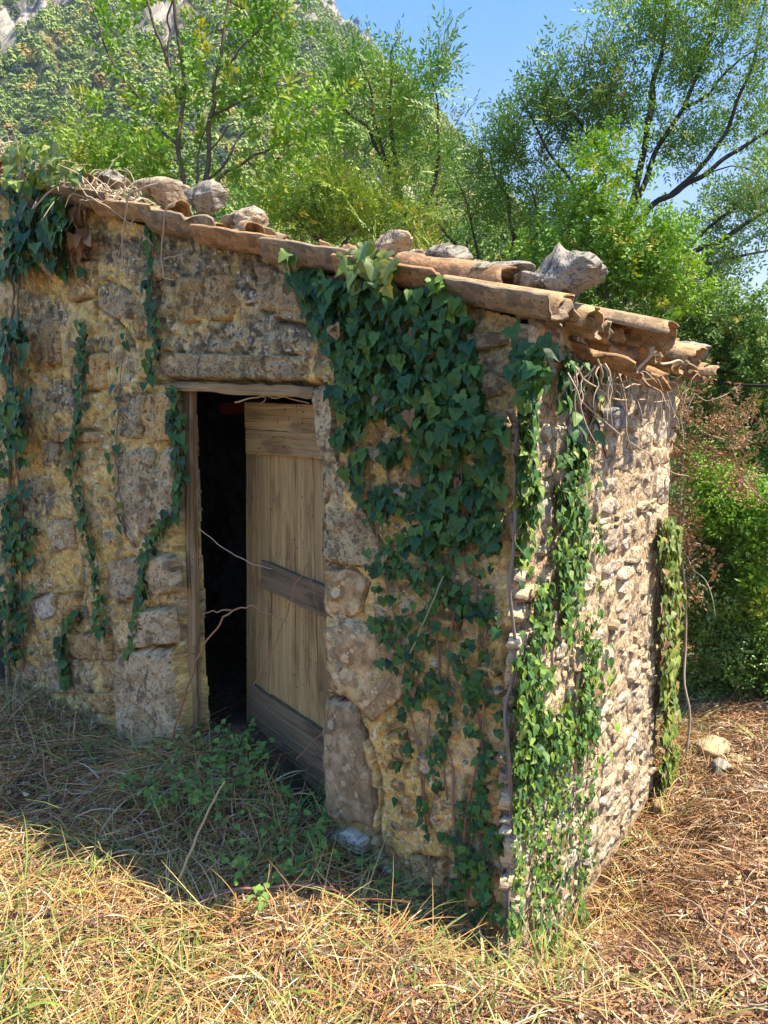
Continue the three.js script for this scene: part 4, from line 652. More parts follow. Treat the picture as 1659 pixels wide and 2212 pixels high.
ivyField('ivy', 'ivy column covering the far left of the front wall', 'ivy', [
  { poly: [[0, 360], [95, 385], [150, 460], [110, 560], [60, 620], [70, 760], [50, 1000], [0, 1010]], n: 520, s: [0.03, 0.085], mats: M.ivyShadeTint, depth: 0.14, jit: 0.8, clump: 90, thr: -0.15 },
  { poly: [[0, 990], [60, 1000], [75, 1120], [70, 1300], [40, 1450], [0, 1460]], n: 300, s: [0.025, 0.07], mats: M.ivyShadeTint, depth: 0.06, clump: 50, thr: -0.2 },
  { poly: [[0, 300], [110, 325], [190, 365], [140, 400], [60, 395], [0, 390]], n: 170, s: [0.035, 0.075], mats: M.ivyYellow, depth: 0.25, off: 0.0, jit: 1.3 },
  { poly: [[80, 470], [180, 500], [160, 600], [90, 580]], n: 34, s: [0.05, 0.08], mats: M.ivyShadeTint, depth: 0.03, dead: 0.3 },
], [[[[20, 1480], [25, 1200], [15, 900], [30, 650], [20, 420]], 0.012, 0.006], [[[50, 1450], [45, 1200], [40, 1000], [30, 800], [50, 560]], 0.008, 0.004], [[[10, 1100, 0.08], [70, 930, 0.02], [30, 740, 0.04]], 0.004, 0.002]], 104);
strand('ivy', 'single ivy strand dangling from the roof left of the lintel', [[328, 480], [335, 560], [325, 640], [340, 720], [325, 830]], { n: 34, s: [0.035, 0.075], mats: M.ivyShadeTint, seed: 105, spread: 0.03 });
strand('ivy', 'ivy strand running down past the niche left of the door', [[182, 690], [178, 860], [165, 960], [172, 1060], [195, 1150], [215, 1240], [222, 1370]], { n: 130, s: [0.024, 0.062], mats: M.ivyShadeTint, seed: 106, spread: 0.045 });
strand('ivy', 'ivy following the left edge of the doorway then turning left', [[380, 835, 0], [388, 940, 0], [395, 1050, 0.02], [370, 1120], [335, 1160], [310, 1240], [300, 1330], [285, 1420]], { n: 150, s: [0.024, 0.06], mats: M.ivyShadeTint, seed: 107, spread: 0.04 });
strand('ivy', 'small ivy sprig low on the wall beside the grass', [[150, 1480], [140, 1400], [150, 1340], [180, 1320]], { n: 36, s: [0.04, 0.07], mats: M.ivyShadeTint, seed: 108, spread: 0.05 });
strand('ivy', 'thin ivy thread on the plaster between niche and doorway', [[268, 1150], [255, 1050], [250, 960], [275, 705]], { n: 14, s: [0.03, 0.06], mats: M.ivyShadeTint, seed: 109, spread: 0.02 });
strand('creeper', 'bright yellow-green creeper hanging down the far end of the side wall', [[1436, 1120, 0.04], [1446, 1300, 0.06], [1440, 1500, 0.05], [1440, 1690, 0.02]], { n: 1100, s: [0.035, 0.07], mats: M.ivyYellow, seed: 110, spread: 0.19, side: true, off: 0.05, dead: 0.1 });
// brown dead ivy leaves
{ const rng = RNG(111), root = thing('dead_ivy', onF(165, 520), 'curled brown dead ivy leaves hanging under the upper tiles', 'ivy'); const L = []; for (let i = 0; i < 16; i++) L.push({ p: onF(145 + rng() * 50, 430 + rng() * 100, 0.03 + rng() * 0.05), n: nF.clone(), down: DOWN.clone(), size: 0.06 + rng() * 0.04, mat: pick(M.deadLeaf, rng) }); plantLeaves(root, L, ivyGeos, rng, 1.2); part('stem', tube(wobble([onF(170, 420, 0.05), onF(160, 480, 0.05), onF(170, 530, 0.03)], 0.01, rng), 0.004, 0.002).translate(-root.position.x, -root.position.y, -root.position.z), M.dryStem, root); }

// ---------------------------------------------------------------- bare stems, canes and sticks
function cane(name, label, category, pts, r0, r1, mat, { seed = 1, twigs = [], amp = 0.006, thorns = 0, group } = {}) {
  const rng = RNG(seed), base = pts[0].clone(), root = thing(name, base, label, category, group), T = (g) => g.translate(-base.x, -base.y, -base.z);
  const w = wobble(pts, amp, rng); part('stem', T(tube(w, r0, r1, 6)), mat, root);
  twigs.forEach((t) => part('twig', T(tube(wobble(t, amp, rng), r1 * 1.1, r1 * 0.5, 5)), mat, root));
  if (thorns) { const c = new THREE.CatmullRomCurve3(w), gs = []; for (let i = 0; i < thorns; i++) { const t = rng(), p = c.getPointAt(t), d = V(rng() - 0.5, rng() - 0.3, rng() - 0.5).normalize(); const g = new THREE.ConeGeometry(0.0022, 0.012, 4); g.translate(0, 0.006 + r1 * 0.6, 0); g.applyQuaternion(new THREE.Quaternion().setFromUnitVectors(UP, d)); g.translate(p.x, p.y, p.z); gs.push(g); } const m = part('thorns', T(mergeGeometries(gs)), mat, root); m.userData.kind = 'stuff'; }
  return root;
}
const G = (x, y, lift = 0.02) => onGround(x, y).add(V(0, lift, 0));
const F = (list, o) => list.map(([x, y, k]) => onF(x, y, k ?? o));
cane('bramble_cane', 'arching reddish bramble cane with thorns across the foreground', 'bramble', [G(288, 2010, 0.01), G(380, 1975, 0.04), G(480, 1955, 0.06), G(600, 1950, 0.07), G(720, 1952, 0.06), G(800, 1958, 0.02)], 0.006, 0.004, M.cane, { seed: 1, thorns: 40 });
cane('bramble_cane', 'short thorny cane branching off the arching bramble', 'bramble', [G(385, 1975, 0.04), G(450, 1990, 0.05), G(520, 2020, 0.03), G(548, 2038, 0.0)], 0.005, 0.003, M.cane, { seed: 2, thorns: 24 });
cane('bramble_cane', 'dark purple cane lying in straw at lower left', 'bramble', [G(30, 2003, 0.05), G(150, 2005, 0.05), G(240, 2030, 0.04), G(340, 2055, 0.01)], 0.004, 0.003, M.caneDark, { seed: 3, thorns: 16 });
cane('dry_stick', 'brown stick leaning across the dark doorway', 'stick', [onF(360, 1640, 0.1), onF(385, 1550, 0.12), onF(415, 1450, 0.12), onF(445, 1390, 0.1), onF(482, 1332, 0.08)], 0.0055, 0.004, M.brownStem, { seed: 4, twigs: [F([[482, 1332], [510, 1316], [545, 1310], [590, 1330], [620, 1345]], 0.08), F([[500, 1318], [470, 1320], [440, 1325]], 0.06)] });
cane('dry_stick', 'tan broken stick leaning upright in grass before the door', 'stick', [G(372, 1962, 0.0), G(372, 1962, 0.08).add(V(0.015, 0, -0.04)), G(372, 1962, 0.17).add(V(0.05, 0, -0.1)), G(372, 1962, 0.28).add(V(0.1, 0, -0.18)), G(372, 1962, 0.36).add(V(0.15, 0, -0.24))], 0.006, 0.0035, M.tanStem, { seed: 5 });
cane('dry_stick', 'thin curved pale stalk standing in front of the jamb block', 'stick', [G(640, 2030, 0.0), at(600, 1970, onGround(640, 2030).z * -1 + 0.02), at(572, 1915, onGround(640, 2030).z * -1 + 0.05), at(582, 1868, onGround(640, 2030).z * -1 + 0.06)], 0.003, 0.0015, M.tanStem, { seed: 6 });
cane('dry_stick', 'slender brown stick lying on the left grass bank', 'stick', [G(92, 1640, 0.06), G(100, 1700, 0.06), G(108, 1760, 0.05), G(118, 1810, 0.02)], 0.006, 0.005, M.brownStem, { seed: 7 });
cane('vine_stem', 'bare thin vine crossing the open door leaf', 'vine', [onF(548, 1478, -0.02), onF(580, 1420, -0.02), onF(620, 1330, -0.02), onF(640, 1260, -0.02), onF(664, 1218, -0.02)], 0.003, 0.002, M.brownStem, { seed: 8, twigs: [F([[664, 1218], [672, 1260], [682, 1300], [690, 1330]], -0.01), F([[620, 1330], [632, 1290], [635, 1240]], -0.02)] });
cane('vine_stem', 'long bare vine trailing over the jamb block to the ivy', 'vine', [onF(640, 1640, 0.03), onF(690, 1590, 0.05), onF(760, 1565, 0.05), onF(810, 1510, 0.03), onF(860, 1450, 0.02)], 0.0028, 0.0018, M.vine, { seed: 9 });
cane('grass_stalk', 'straight green stalk standing against the ivy', 'stalk', [onF(868, 1445, 0.04), onF(900, 1380, 0.05), onF(930, 1310, 0.06), onF(958, 1245, 0.06)], 0.0045, 0.003, M.greenStem, { seed: 10, amp: 0.002 });
cane('vine_stem', 'pale string-like vine slung between door post and leaf', 'vine', [onF(428, 1140, -0.07), onF(470, 1175, -0.11), onF(510, 1200, -0.15), onF(548, 1220, -0.17), onF(586, 1229, -0.13)], 0.0026, 0.002, M.dryStem, { seed: 11, amp: 0.003 });
cane('dry_stick', 'thin twig caught between lintel and door top', 'stick', [onF(508, 869, -0.05), onF(535, 862, -0.05), onF(565, 857, -0.05), onF(610, 860, -0.06), onF(668, 871, -0.07)], 0.0035, 0.002, M.tanStem, { seed: 12, twigs: [F([[565, 857], [575, 866], [560, 874]], -0.05)] });
cane('vine_stem', 'pale forked vine hanging from the roof at left', 'vine', [onF(345, 397, 0.16), onF(300, 408, 0.18), onF(275, 425, 0.17), onF(270, 480, 0.13), onF(262, 540, 0.1), onF(272, 590, 0.07)], 0.0055, 0.0025, M.dryStem, { seed: 13, amp: 0.004, twigs: [F([[266, 520, 0.1], [254, 560, 0.08], [250, 600, 0.06]])] });
cane('vine_stem', 'long pale vine arching over the upper left roof tiles', 'vine', [onF(70, 452, 0.15), onF(100, 420, 0.18), onF(135, 394, 0.2), onF(165, 394, 0.2), onF(185, 420, 0.17), onF(230, 445, 0.14), onF(290, 490, 0.09), onF(330, 530, 0.05)], 0.0045, 0.0022, M.dryStem, { seed: 14, amp: 0.004, twigs: [F([[185, 420, 0.17], [190, 432, 0.15], [172, 432, 0.14]])] });
cane('vine_stem', 'short pale vine stub with hooked tip under the roof', 'vine', [onF(362, 440, 0.12), onF(352, 500, 0.09), onF(350, 560, 0.06), onF(355, 600, 0.06), onF(375, 604, 0.05)], 0.004, 0.003, M.dryStem, { seed: 15, amp: 0.003, twigs: [F([[352, 560, 0.06], [375, 553, 0.04], [400, 548, 0.03]])] });
const Sd = (l) => l.map(([x, y, o]) => onS(x, y, o));
cane('vine_stem', 'long bare vine sagging across the upper side wall', 'vine', Sd([[1240, 790, 0.08], [1270, 830, 0.1], [1330, 860, 0.09], [1400, 866, 0.08], [1450, 866, 0.06]]), 0.004, 0.002, M.dryStem, { seed: 16 });
cane('vine_stem', 'bare vine sloping down the side wall toward the hedge', 'vine', Sd([[1250, 860, 0.06], [1330, 930, 0.07], [1400, 980, 0.06], [1440, 1015, 0.08]]).concat([at(1500, 1035, 4.4)]), 0.0035, 0.002, M.dryStem, { seed: 17 });
cane('vine_stem', 'curly dry vine hooked over the far eave tiles', 'vine', Sd([[1375, 800, 0.2], [1400, 775, 0.24], [1408, 755, 0.24], [1430, 778, 0.24], [1480, 785, 0.22], [1510, 800, 0.2]]), 0.006, 0.003, M.dryStem, { seed: 18, amp: 0.012 });
cane('vine_stem', 'dry vine loop hanging below the slipped tile', 'vine', Sd([[1290, 775, 0.14], [1300, 820, 0.12], [1350, 835, 0.13], [1400, 822, 0.14]]), 0.0035, 0.002, M.dryStem, { seed: 19, amp: 0.012, twigs: [Sd([[1330, 830, 0.13], [1345, 870, 0.09], [1350, 910, 0.07]])] });
cane('vine_stem', 'dark ivy root dangling down the side wall past the block', 'vine', Sd([[1235, 760, 0.05], [1250, 830, 0.05], [1262, 880, 0.05], [1290, 920, 0.05], [1310, 990, 0.05]]), 0.006, 0.003, M.barkDark, { seed: 20 });
cane('cable', 'black cable stretched out of the hedge on the right', 'cable', [at(1560, 827, 6.2), at(1610, 832, 6.0), at(1665, 834, 5.8), at(1900, 838, 5.4)], 0.012, 0.012, std({ color: rgb(0.01, 0.01, 0.012), roughness: 0.6 }), { seed: 21, amp: 0.001 });
// fallen sticks on the right and in the foreground
[[[[1180, 1725], [1290, 1790], [1400, 1850]], 'long thin twig slanting through the litter right of the wall'], [[[1540, 1880], [1600, 1890], [1650, 1905]], 'dark twig lying on the far right litter'], [[[1480, 1980], [1560, 1975], [1659, 2010]], 'pale twig on the litter near the right edge'], [[[1390, 2060], [1410, 2030], [1430, 2010], [1440, 1960]], 'crooked white twig standing out of the brown litter'], [[[1340, 2150], [1450, 2180], [1560, 2205]], 'long straight twig at the bottom right'], [[[1300, 1930], [1450, 2080], [1500, 2130]], 'diagonal twig behind the crooked white twig'], [[[250, 2160], [350, 2110], [430, 2060]], 'bleached stick lying in the bottom left straw'], [[[90, 2090], [160, 2075], [220, 2080]], 'curved grey stick in the lower left straw'], [[[1010, 2010], [1060, 2010], [1120, 2040]], 'orange-brown stick at the foot of the wall corner'], [[[890, 2140], [930, 2060], [960, 1990]], 'dark upright twig in the grass near the corner']].forEach(([pts, label], i) => {
  cane('twig', label, 'twig', pts.map(([x, y], k) => G(x, y, 0.025 + (k % 2) * 0.012)), 0.0045, 0.0025, [M.dryStem, M.brownStem, M.tanStem, M.caneDark][i % 4], { seed: 40 + i, amp: 0.012 });
});

// ---------------------------------------------------------------- things inside the doorway
{
  const p = onF(530, 880, -0.6); const g = new THREE.BoxGeometry(0.36, 0.06, 0.03, 8, 1, 1); const a = g.attributes.position; for (let i = 0; i < a.count; i++) a.setY(i, a.getY(i) + Math.sin(a.getX(i) * 5) * 0.012);
  const m = shadow(new THREE.Mesh(g, std({ color: rgb(0.16, 0.012, 0.014) }))); m.name = 'red_board'; m.position.copy(p); m.rotation.y = A55 - Math.PI / 2; scene.add(m); tag(m, 'dark red board high up inside the unlit doorway', 'board');
  const r = RNG(9); for (const [x, y, s, lab] of [[460, 1590, 0.1, 'dark rubble stone just inside the doorway beside the post'], [500, 1610, 0.08, 'smaller dark rubble stone inside the doorway']]) { const q = onF(x, y, -0.3); const st = shadow(new THREE.Mesh(rock(Math.floor(r() * 99), s, s * 0.7, s, { detail: 4 }), M.stoneGrey)); st.name = numbered('rubble_stone'); st.position.set(q.x, q.y, q.z); scene.add(st); tag(st, lab, 'stone'); }
}
// rocks on the ground
[[1553, 1655, 52, 34, 'rounded grey rock on the ground right of the hut', M.limestone, 0], [1637, 1708, 66, 26, 'flat grey rock at the right edge of the clearing', M.limestone, 2], [1530, 1608, 90, 26, 'long mossy rock half buried before the hedge', M.stoneGrey, 3], [1600, 1640, 40, 22, 'dark rock in the hedge shade behind the rounded rock', M.stoneGrey, 4], [1590, 1708, 50, 20, 'low buried rock left of the flat grey rock', M.limestone, 5], [1420, 1745, 44, 40, 'brown stone fallen at the foot of the far wall end', M.stoneBrown, 6], [1230, 1838, 24, 14, 'small white stone lying on brown litter', M.stoneWhite, 7], [262, 1800, 36, 20, 'white stone lying in the shaded grass left of the door', M.stoneWhite, 8], [1290, 2045, 26, 30, 'pale chip of stone in the litter near the corner', M.stonePale, 9], [880, 1905, 26, 14, 'white pebble at the shaded wall foot', M.stoneWhite, 10]].forEach(([x, y, w, h, label, mat, s]) => {
  const p = onGround(x, y + h * 0.3), k = p.distanceTo(camera.position) / 1533; const m = shadow(new THREE.Mesh(rock(300 + s, w * k / 2, h * k * 0.6, w * k * 0.4, { detail: 4, cuts: 5 }), mat)); m.name = numbered('ground_rock'); m.position.copy(p).add(V(0, h * k * 0.12, 0)); scene.add(m); tag(m, label, 'rock');
});

// ---------------------------------------------------------------- grass and litter
function bladeGeo(seed, L, w, bend, curl = 0) { const n = 5, P = [], U = [], I = []; for (let i = 0; i <= n; i++) { const t = i / n, a = bend * t, ww = w * (1 - Math.pow(t, 2.5)) * 0.5 + 0.0002; const y = L * t * Math.cos(a * 0.7), z = L * t * Math.sin(a * 0.8), x = curl * Math.sin(t * 3) * L; P.push(x - ww, y, z, x + ww, y, z + ww * 0.3); U.push(0, t, 1, t); } for (let i = 0; i < n; i++) { const a = i * 2; I.push(a, a + 1, a + 2, a + 1, a + 3, a + 2); } void seed; return fromArrays(P, U, I); }
function scatter(name, label, category, geos, mat, count, place, seed) {
  const rng = RNG(seed), o = new THREE.Object3D(), c = new THREE.Color(), per = geos.map(() => []);
  let n = 0; for (let k = 0; k < count * 12 && n < count; k++) { const r = place(rng); if (!r) continue; per[Math.floor(rng() * geos.length)].push(r); n++; }
  const root = per.length > 1 ? new THREE.Group() : null; if (root) { root.name = numbered(name); scene.add(root); tag(root, label, category, null, 'stuff'); }
  geos.forEach((g, i) => { if (!per[i].length) return; const im = shadow(new THREE.InstancedMesh(g, mat, per[i].length)); per[i].forEach((r, j) => { o.position.copy(r.p); o.quaternion.copy(r.q); o.scale.set(r.w ?? r.s, r.s, r.w ?? r.s); o.updateMatrix(); im.setMatrixAt(j, o.matrix); im.setColorAt(j, c.setRGB(...r.c)); }); if (root) { im.name = name + '_mass'; im.userData.kind = 'stuff'; root.add(im); } else { im.name = numbered(name); scene.add(im); tag(im, label, category, null, 'stuff'); } });
}
const insideHut = (x, z, m = 0) => { const p = V(x, 0, z).sub(C); const s = p.dot(uDir), t = p.dot(vDir); return s > -m && t > -m && s < 3.9 && t < SIDE_LEN + m; };
const frontDist = (x, z) => V(x, 0, z).sub(C).dot(nF), sideDist = (x, z) => V(x, 0, z).sub(C).dot(nR);
function viewPt(rng, x0 = -60, x1 = 1720, y0 = 1480, y1 = 2300) { const x = lerp(x0, x1, rng()), y = lerp(y0, y1, rng()); return [x, y]; }
function groundPt(rng) { // uniform over the ground in view, in world space
  const d = 1.1 + 5.6 * Math.pow(rng(), 0.75), x = (rng() - 0.5) * 2 * (0.62 * d + 0.25), z = -d; return insideHut(x, z, -0.01) ? null : V(x, groundY(x, z), z);
}
const qq = new THREE.Quaternion(), qy = new THREE.Quaternion(), qx = new THREE.Quaternion();
const lying = (rng, tilt) => new THREE.Quaternion().setFromAxisAngle(UP, rng() * 6.283).multiply(qx.setFromAxisAngle(V(1, 0, 0), tilt)).multiply(qy.setFromAxisAngle(UP, (rng() - 0.5) * 3));
const standMat = std({ color: 0xffffff, side: THREE.DoubleSide, roughness: 0.8 }), grassMat = new THREE.MeshPhysicalMaterial({ color: 0xffffff, side: THREE.DoubleSide, roughness: 0.7, transmission: 0.3, thickness: 0 });
const rightness = (p) => sstep(0.15, 0.7, sideDist(p.x, p.z) + 0.35 + noise(p.x * 2, p.z * 2) * 0.2);
const straw = [bladeGeo(1, 0.17, 0.0036, 0.35, 0.05), bladeGeo(2, 0.24, 0.003, 0.25, -0.06), bladeGeo(3, 0.1, 0.0046, 0.7, 0.12), bladeGeo(4, 0.28, 0.0028, 0.4, 0.04), bladeGeo(11, 0.07, 0.004, 0.2, 0.02)];
scatter('dry_grass', 'matted straw-coloured dry grass covering the foreground', 'dry grass', straw, standMat, 80000, (rng) => { const p = groundPt(rng); if (!p) return; const r = rightness(p); if (rng() < r * 0.72 || rng() < sstep(0.05, 0.4, fbm(p.x * 2.6, p.z * 2.6, 9.5, 3)) * 0.8) return; const u = rng(); p.y += 0.003 + rng() * rng() * 0.055; let c = mixc([0.29, 0.17, 0.058], [0.53, 0.365, 0.15], rng()); if (u < 0.3) c = mixc([0.26, 0.11, 0.035], [0.5, 0.24, 0.07], rng()); else if (u < 0.42) c = [0.55, 0.5, 0.38]; else if (u < 0.5) c = [0.12, 0.07, 0.035]; return { p, q: lying(rng, 1.2 + rng() * 0.5), s: 0.55 + rng() * 0.65 * (1 - r * 0.5), w: 0.55 + rng() * 0.7, c }; }, 201);
scatter('dry_grass', 'upright dry grass stems standing in the foreground straw', 'dry grass', straw, standMat, 5200, (rng) => { const p = groundPt(rng); if (!p) return; const r = rightness(p); if (rng() < r * 0.93 || noise(p.x * 3 + 7, p.z * 3) < -0.1) return; const c = mixc([0.42, 0.26, 0.09], [0.62, 0.46, 0.2], rng()); return { p, q: lying(rng, 0.2 + rng() * 0.75), s: 0.5 + rng() * 0.7, w: 0.9, c }; }, 202);
const needle = [bladeGeo(5, 0.07, 0.0038, 0.4, 0.1), bladeGeo(6, 0.1, 0.003, 0.8, -0.1), bladeGeo(7, 0.05, 0.006, 0.9, 0.2)];
scatter('leaf_litter', 'rusty brown litter of needles and chopped stems beside the wall', 'litter', needle, standMat, 75000, (rng) => { const p = groundPt(rng); if (!p) return; const r = rightness(p); if (rng() > 0.12 + r) return; p.y += 0.003 + rng() * rng() * 0.045; const u = rng(); let c = mixc([0.19, 0.095, 0.043], [0.4, 0.24, 0.12], rng()); if (u < 0.22) c = mixc([0.5, 0.36, 0.2], [0.62, 0.5, 0.34], rng()); else if (u < 0.3) c = [0.1, 0.05, 0.03]; return { p, q: lying(rng, 1.2 + rng() * 0.6), s: 0.7 + rng() * 1.1, w: 0.8 + rng() * 0.9, c }; }, 203);
const twigGeo = [0, 1].map((k) => { const r = RNG(700 + k), P = [V(0, 0, 0), V(0.02, 0.08, 0.01), V(-0.01, 0.17, 0.03), V(0.03, 0.27, 0.02)]; return mergeGeometries([tube(wobble(P, 0.008, r, 2), 0.0034, 0.0016, 4, 7), tube([V(-0.005, 0.13, 0.02), V(0.04, 0.19, 0.05)], 0.0018, 0.0009, 3, 3)]); });
scatter('twig_litter', 'thin dark and grey broken twigs strewn over straw and litter', 'twigs', twigGeo, standMat, 1500, (rng) => { const p = groundPt(rng); if (!p) return; p.y += 0.01 + rng() * 0.05; return { p, q: lying(rng, 1.35 + rng() * 0.25), s: 0.4 + rng() * 0.9, w: 0.7 + rng() * 0.5, c: pick([[0.2, 0.1, 0.06], [0.3, 0.2, 0.13], [0.14, 0.07, 0.045], [0.42, 0.33, 0.24], [0.28, 0.12, 0.08]], rng) }; }, 208);
const chip = (() => { const P = [], U = [], I = []; const h = [[0, 0], [0.3, 0.25], [0.34, 0.55], [0.15, 0.85], [0, 1]]; for (const s of [1, -1]) { const o = P.length / 3; P.push(0, 0.5, 0); U.push(0, 0); h.forEach(([x, y]) => { P.push(x * s, y, Math.abs(x) * 0.5 + 0.2 * Math.sin(y * 3)); U.push(0, 0); }); for (let i = 0; i < 4; i++) s > 0 ? I.push(o, o + 1 + i, o + 2 + i) : I.push(o, o + 2 + i, o + 1 + i); } return fromArrays(P, U, I); })();
scatter('fallen_leaves', 'curled brown fallen leaves scattered through grass and litter', 'leaves', [chip], standMat, 2600, (rng) => { const p = groundPt(rng); if (!p) return; p.y += 0.012 + rng() * 0.03; const c = pick([[0.3, 0.16, 0.07], [0.42, 0.26, 0.12], [0.55, 0.42, 0.24], [0.2, 0.1, 0.05], [0.5, 0.4, 0.3]], rng); return { p, q: lying(rng, 1.1 + rng() * 0.9), s: 0.02 + rng() * 0.022, w: 0.02 + rng() * 0.016, c }; }, 204);
const tufts = (() => { const rng = RNG(555), l = []; for (let k = 0; k < 4000 && l.length < 150; k++) { const p = groundPt(rng); if (!p) continue; const r = rightness(p); if (rng() < r * 0.9) continue; const left = sstep(-0.3, -0.9, p.x) * sstep(-2.9, -2.1, p.z), f = frontDist(p.x, p.z); if (rng() > 0.2 + left * 1.6 + (f > 0 && f < 0.4 ? 0.4 : 0)) continue; l.push([p, 0.03 + rng() * 0.05]); } return l; })();
const tuftPlace = (c0, c1) => (rng) => { const [c, rad] = tufts[Math.floor(rng() * tufts.length)], a = rng() * 6.283, q = rad * Math.sqrt(rng()), p = V(c.x + Math.cos(a) * q, 0, c.z + Math.sin(a) * q); if (insideHut(p.x, p.z, -0.01)) return; p.y = groundY(p.x, p.z); const lean = 0.15 + (q / rad) * 0.7 + rng() * 0.3; const quat = new THREE.Quaternion().setFromAxisAngle(UP, Math.PI / 2 - a + (rng() - 0.5) * 1.2).multiply(new THREE.Quaternion().setFromAxisAngle(V(1, 0, 0), lean)); return { p, q: quat, s: 0.4 + rng() * rng() * 0.9, w: 0.7 + rng() * 0.5, c: mixc(c0, c1, rng()) }; };
const blade = [bladeGeo(8, 0.24, 0.006, 1.1, 0.05), bladeGeo(9, 0.32, 0.005, 0.8, -0.05), bladeGeo(10, 0.18, 0.0065, 0.5, 0.02)];
scatter('green_grass', 'tufts of fresh green grass among the straw', 'grass', blade, grassMat, 1800, (rng) => {
  const p = groundPt(rng); if (!p) return; const f = frontDist(p.x, p.z), r = rightness(p); let d = 0.03 + 0.35 * sstep(0.1, 0.5, noise(p.x * 2.3 + 3, p.z * 2.3)); d += 0.6 * sstep(-0.7, -1.3, p.x) * sstep(-2.6, -1.9, p.z); d *= 1 - r * 0.95; const e = V(p.x, 0, p.z).distanceTo(V(C.x + 0.1, 0, C.z + 0.14)); if (e < 0.22) d = 0.5; if (f > 0 && f < 0.35 && p.x < 0.2) d += 0.35;
  if (rng() > d) return; const c = mixc([0.1, 0.17, 0.03], [0.28, 0.33, 0.06], rng()); return { p, q: lying(rng, 0.15 + rng() * 0.8), s: 0.35 + rng() * rng() * 0.9, w: 0.8 + rng() * 0.5, c };
}, 205);
scatter('grass_tufts', 'rooted tufts of green grass in the straw and along the wall foot', 'grass', blade, grassMat, 4600, tuftPlace([0.11, 0.18, 0.03], [0.3, 0.36, 0.07]), 206);
scatter('dry_tufts', 'rooted tufts of dry tan grass mixed with the green ones', 'dry grass', blade, standMat, 2600, tuftPlace([0.34, 0.22, 0.08], [0.58, 0.44, 0.21]), 207);
// long green blades arching in at the lower left
{ const rng = RNG(71), L = [[10, 2212, 150, 2180], [60, 2212, 110, 2060], [-10, 2150, 80, 2030], [150, 2110, 225, 2000], [0, 2000, 130, 1900], [40, 1930, 190, 1860], [100, 1950, 225, 1975], [20, 2212, 90, 2120], [300, 1920, 240, 1870], [130, 2050, 215, 1890], [160, 2212, 190, 2090], [550, 2212, 620, 2160], [590, 2190, 700, 2150], [1060, 2212, 1080, 2130], [40, 2110, 150, 1960]]; L.forEach(([x0, y0, x1, y1], i) => { const a = onGround(x0, Math.min(y0, 2210)), d = -a.z; const b = at(x1, y1, d - 0.05); if (b.y < groundY(b.x, b.z) + 0.03) b.y = groundY(b.x, b.z) + 0.05; const mid = a.clone().lerp(b, 0.5).add(V(0, 0.08, 0)); const c = new THREE.QuadraticBezierCurve3(a, mid, b), P = [], U = [], I = [], n = 10, w = V(b.z - a.z, 0, a.x - b.x).normalize().add(V(0.3, 0, -0.3)).normalize(); for (let k = 0; k <= n; k++) { const t = k / n, p = c.getPoint(t).sub(a), ww = 0.0055 * (1 - t * t) + 0.0004; P.push(p.x - w.x * ww, p.y, p.z - w.z * ww, p.x + w.x * ww, p.y + 0.002, p.z + w.z * ww); U.push(0, t, 1, t); } for (let k = 0; k < n; k++) I.push(k * 2, k * 2 + 1, k * 2 + 2, k * 2 + 1, k * 2 + 3, k * 2 + 2); const m = shadow(new THREE.Mesh(fromArrays(P, U, I), leafMat(0.2 + rng() * 0.15, 0.3 + rng() * 0.1, 0.04, 0.3))); m.name = numbered('tall_grass'); m.position.copy(a); scene.add(m); tag(m, 'long arching bright green grass blade in the front straw', 'tall grass', 'long green blades in the front straw'); }); }
// low weeds in the shade before the door
function weed(label, x, y, n, h, seed, rad = 0.12) {
  const rng = RNG(seed), base = onGround(x, y), root = thing('weed', base, label, 'weed'), L = [], gs = [];
  for (let i = 0; i < n; i++) { const a = rng() * 6.28, r = rad * Math.sqrt(rng()), b = V(Math.cos(a) * r, 0, Math.sin(a) * r), hh = h * (0.4 + rng() * 0.7), tip = b.clone().multiplyScalar(1.5).add(V((rng() - 0.5) * 0.06, hh, (rng() - 0.5) * 0.06)); gs.push(tube([b.clone(), b.clone().lerp(tip, 0.5).add(V(0, 0.02, 0)), tip], 0.0018, 0.0008, 3, 4)); for (let k = 0; k < 5; k++) { const t = 0.4 + 0.15 * k, p = b.clone().lerp(tip, Math.min(1, t)).add(base).add(V((rng() - 0.5) * 0.05, 0, (rng() - 0.5) * 0.05)); L.push({ p, n: V(rng() - 0.5, 1, rng() - 0.1).normalize(), down: V(rng() - 0.5, -0.2, rng() - 0.5), size: 0.018 + rng() * 0.018, mat: pick(weedMats, rng) }); } }
  const st = part('stems', mergeGeometries(gs), M.greenStem, root); st.userData.kind = 'stuff'; plantLeaves(root, L, [ivyGeos[2]], rng, 0.6, 120);
}
const weedMats = [[0.13, 0.26, 0.035], [0.19, 0.34, 0.045], [0.09, 0.2, 0.03]].map((c) => leafMat(...c, 0.35));
weed('leafy green weed spreading before the door leaf', 470, 1740, 40, 0.22, 301, 0.2); weed('small green weed at the foot of the door post', 500, 1640, 18, 0.14, 302, 0.12); weed('weed with lobed leaves below the white stone', 590, 1900, 26, 0.16, 303, 0.16); weed('low weed against the jamb block base', 640, 1790, 22, 0.13, 304, 0.14); weed('pale weed in shade left of the doorway', 330, 1700, 16, 0.1, 305, 0.14); weed('dark ivy-like weed at the wall foot near the corner', 900, 1930, 30, 0.16, 306, 0.16);
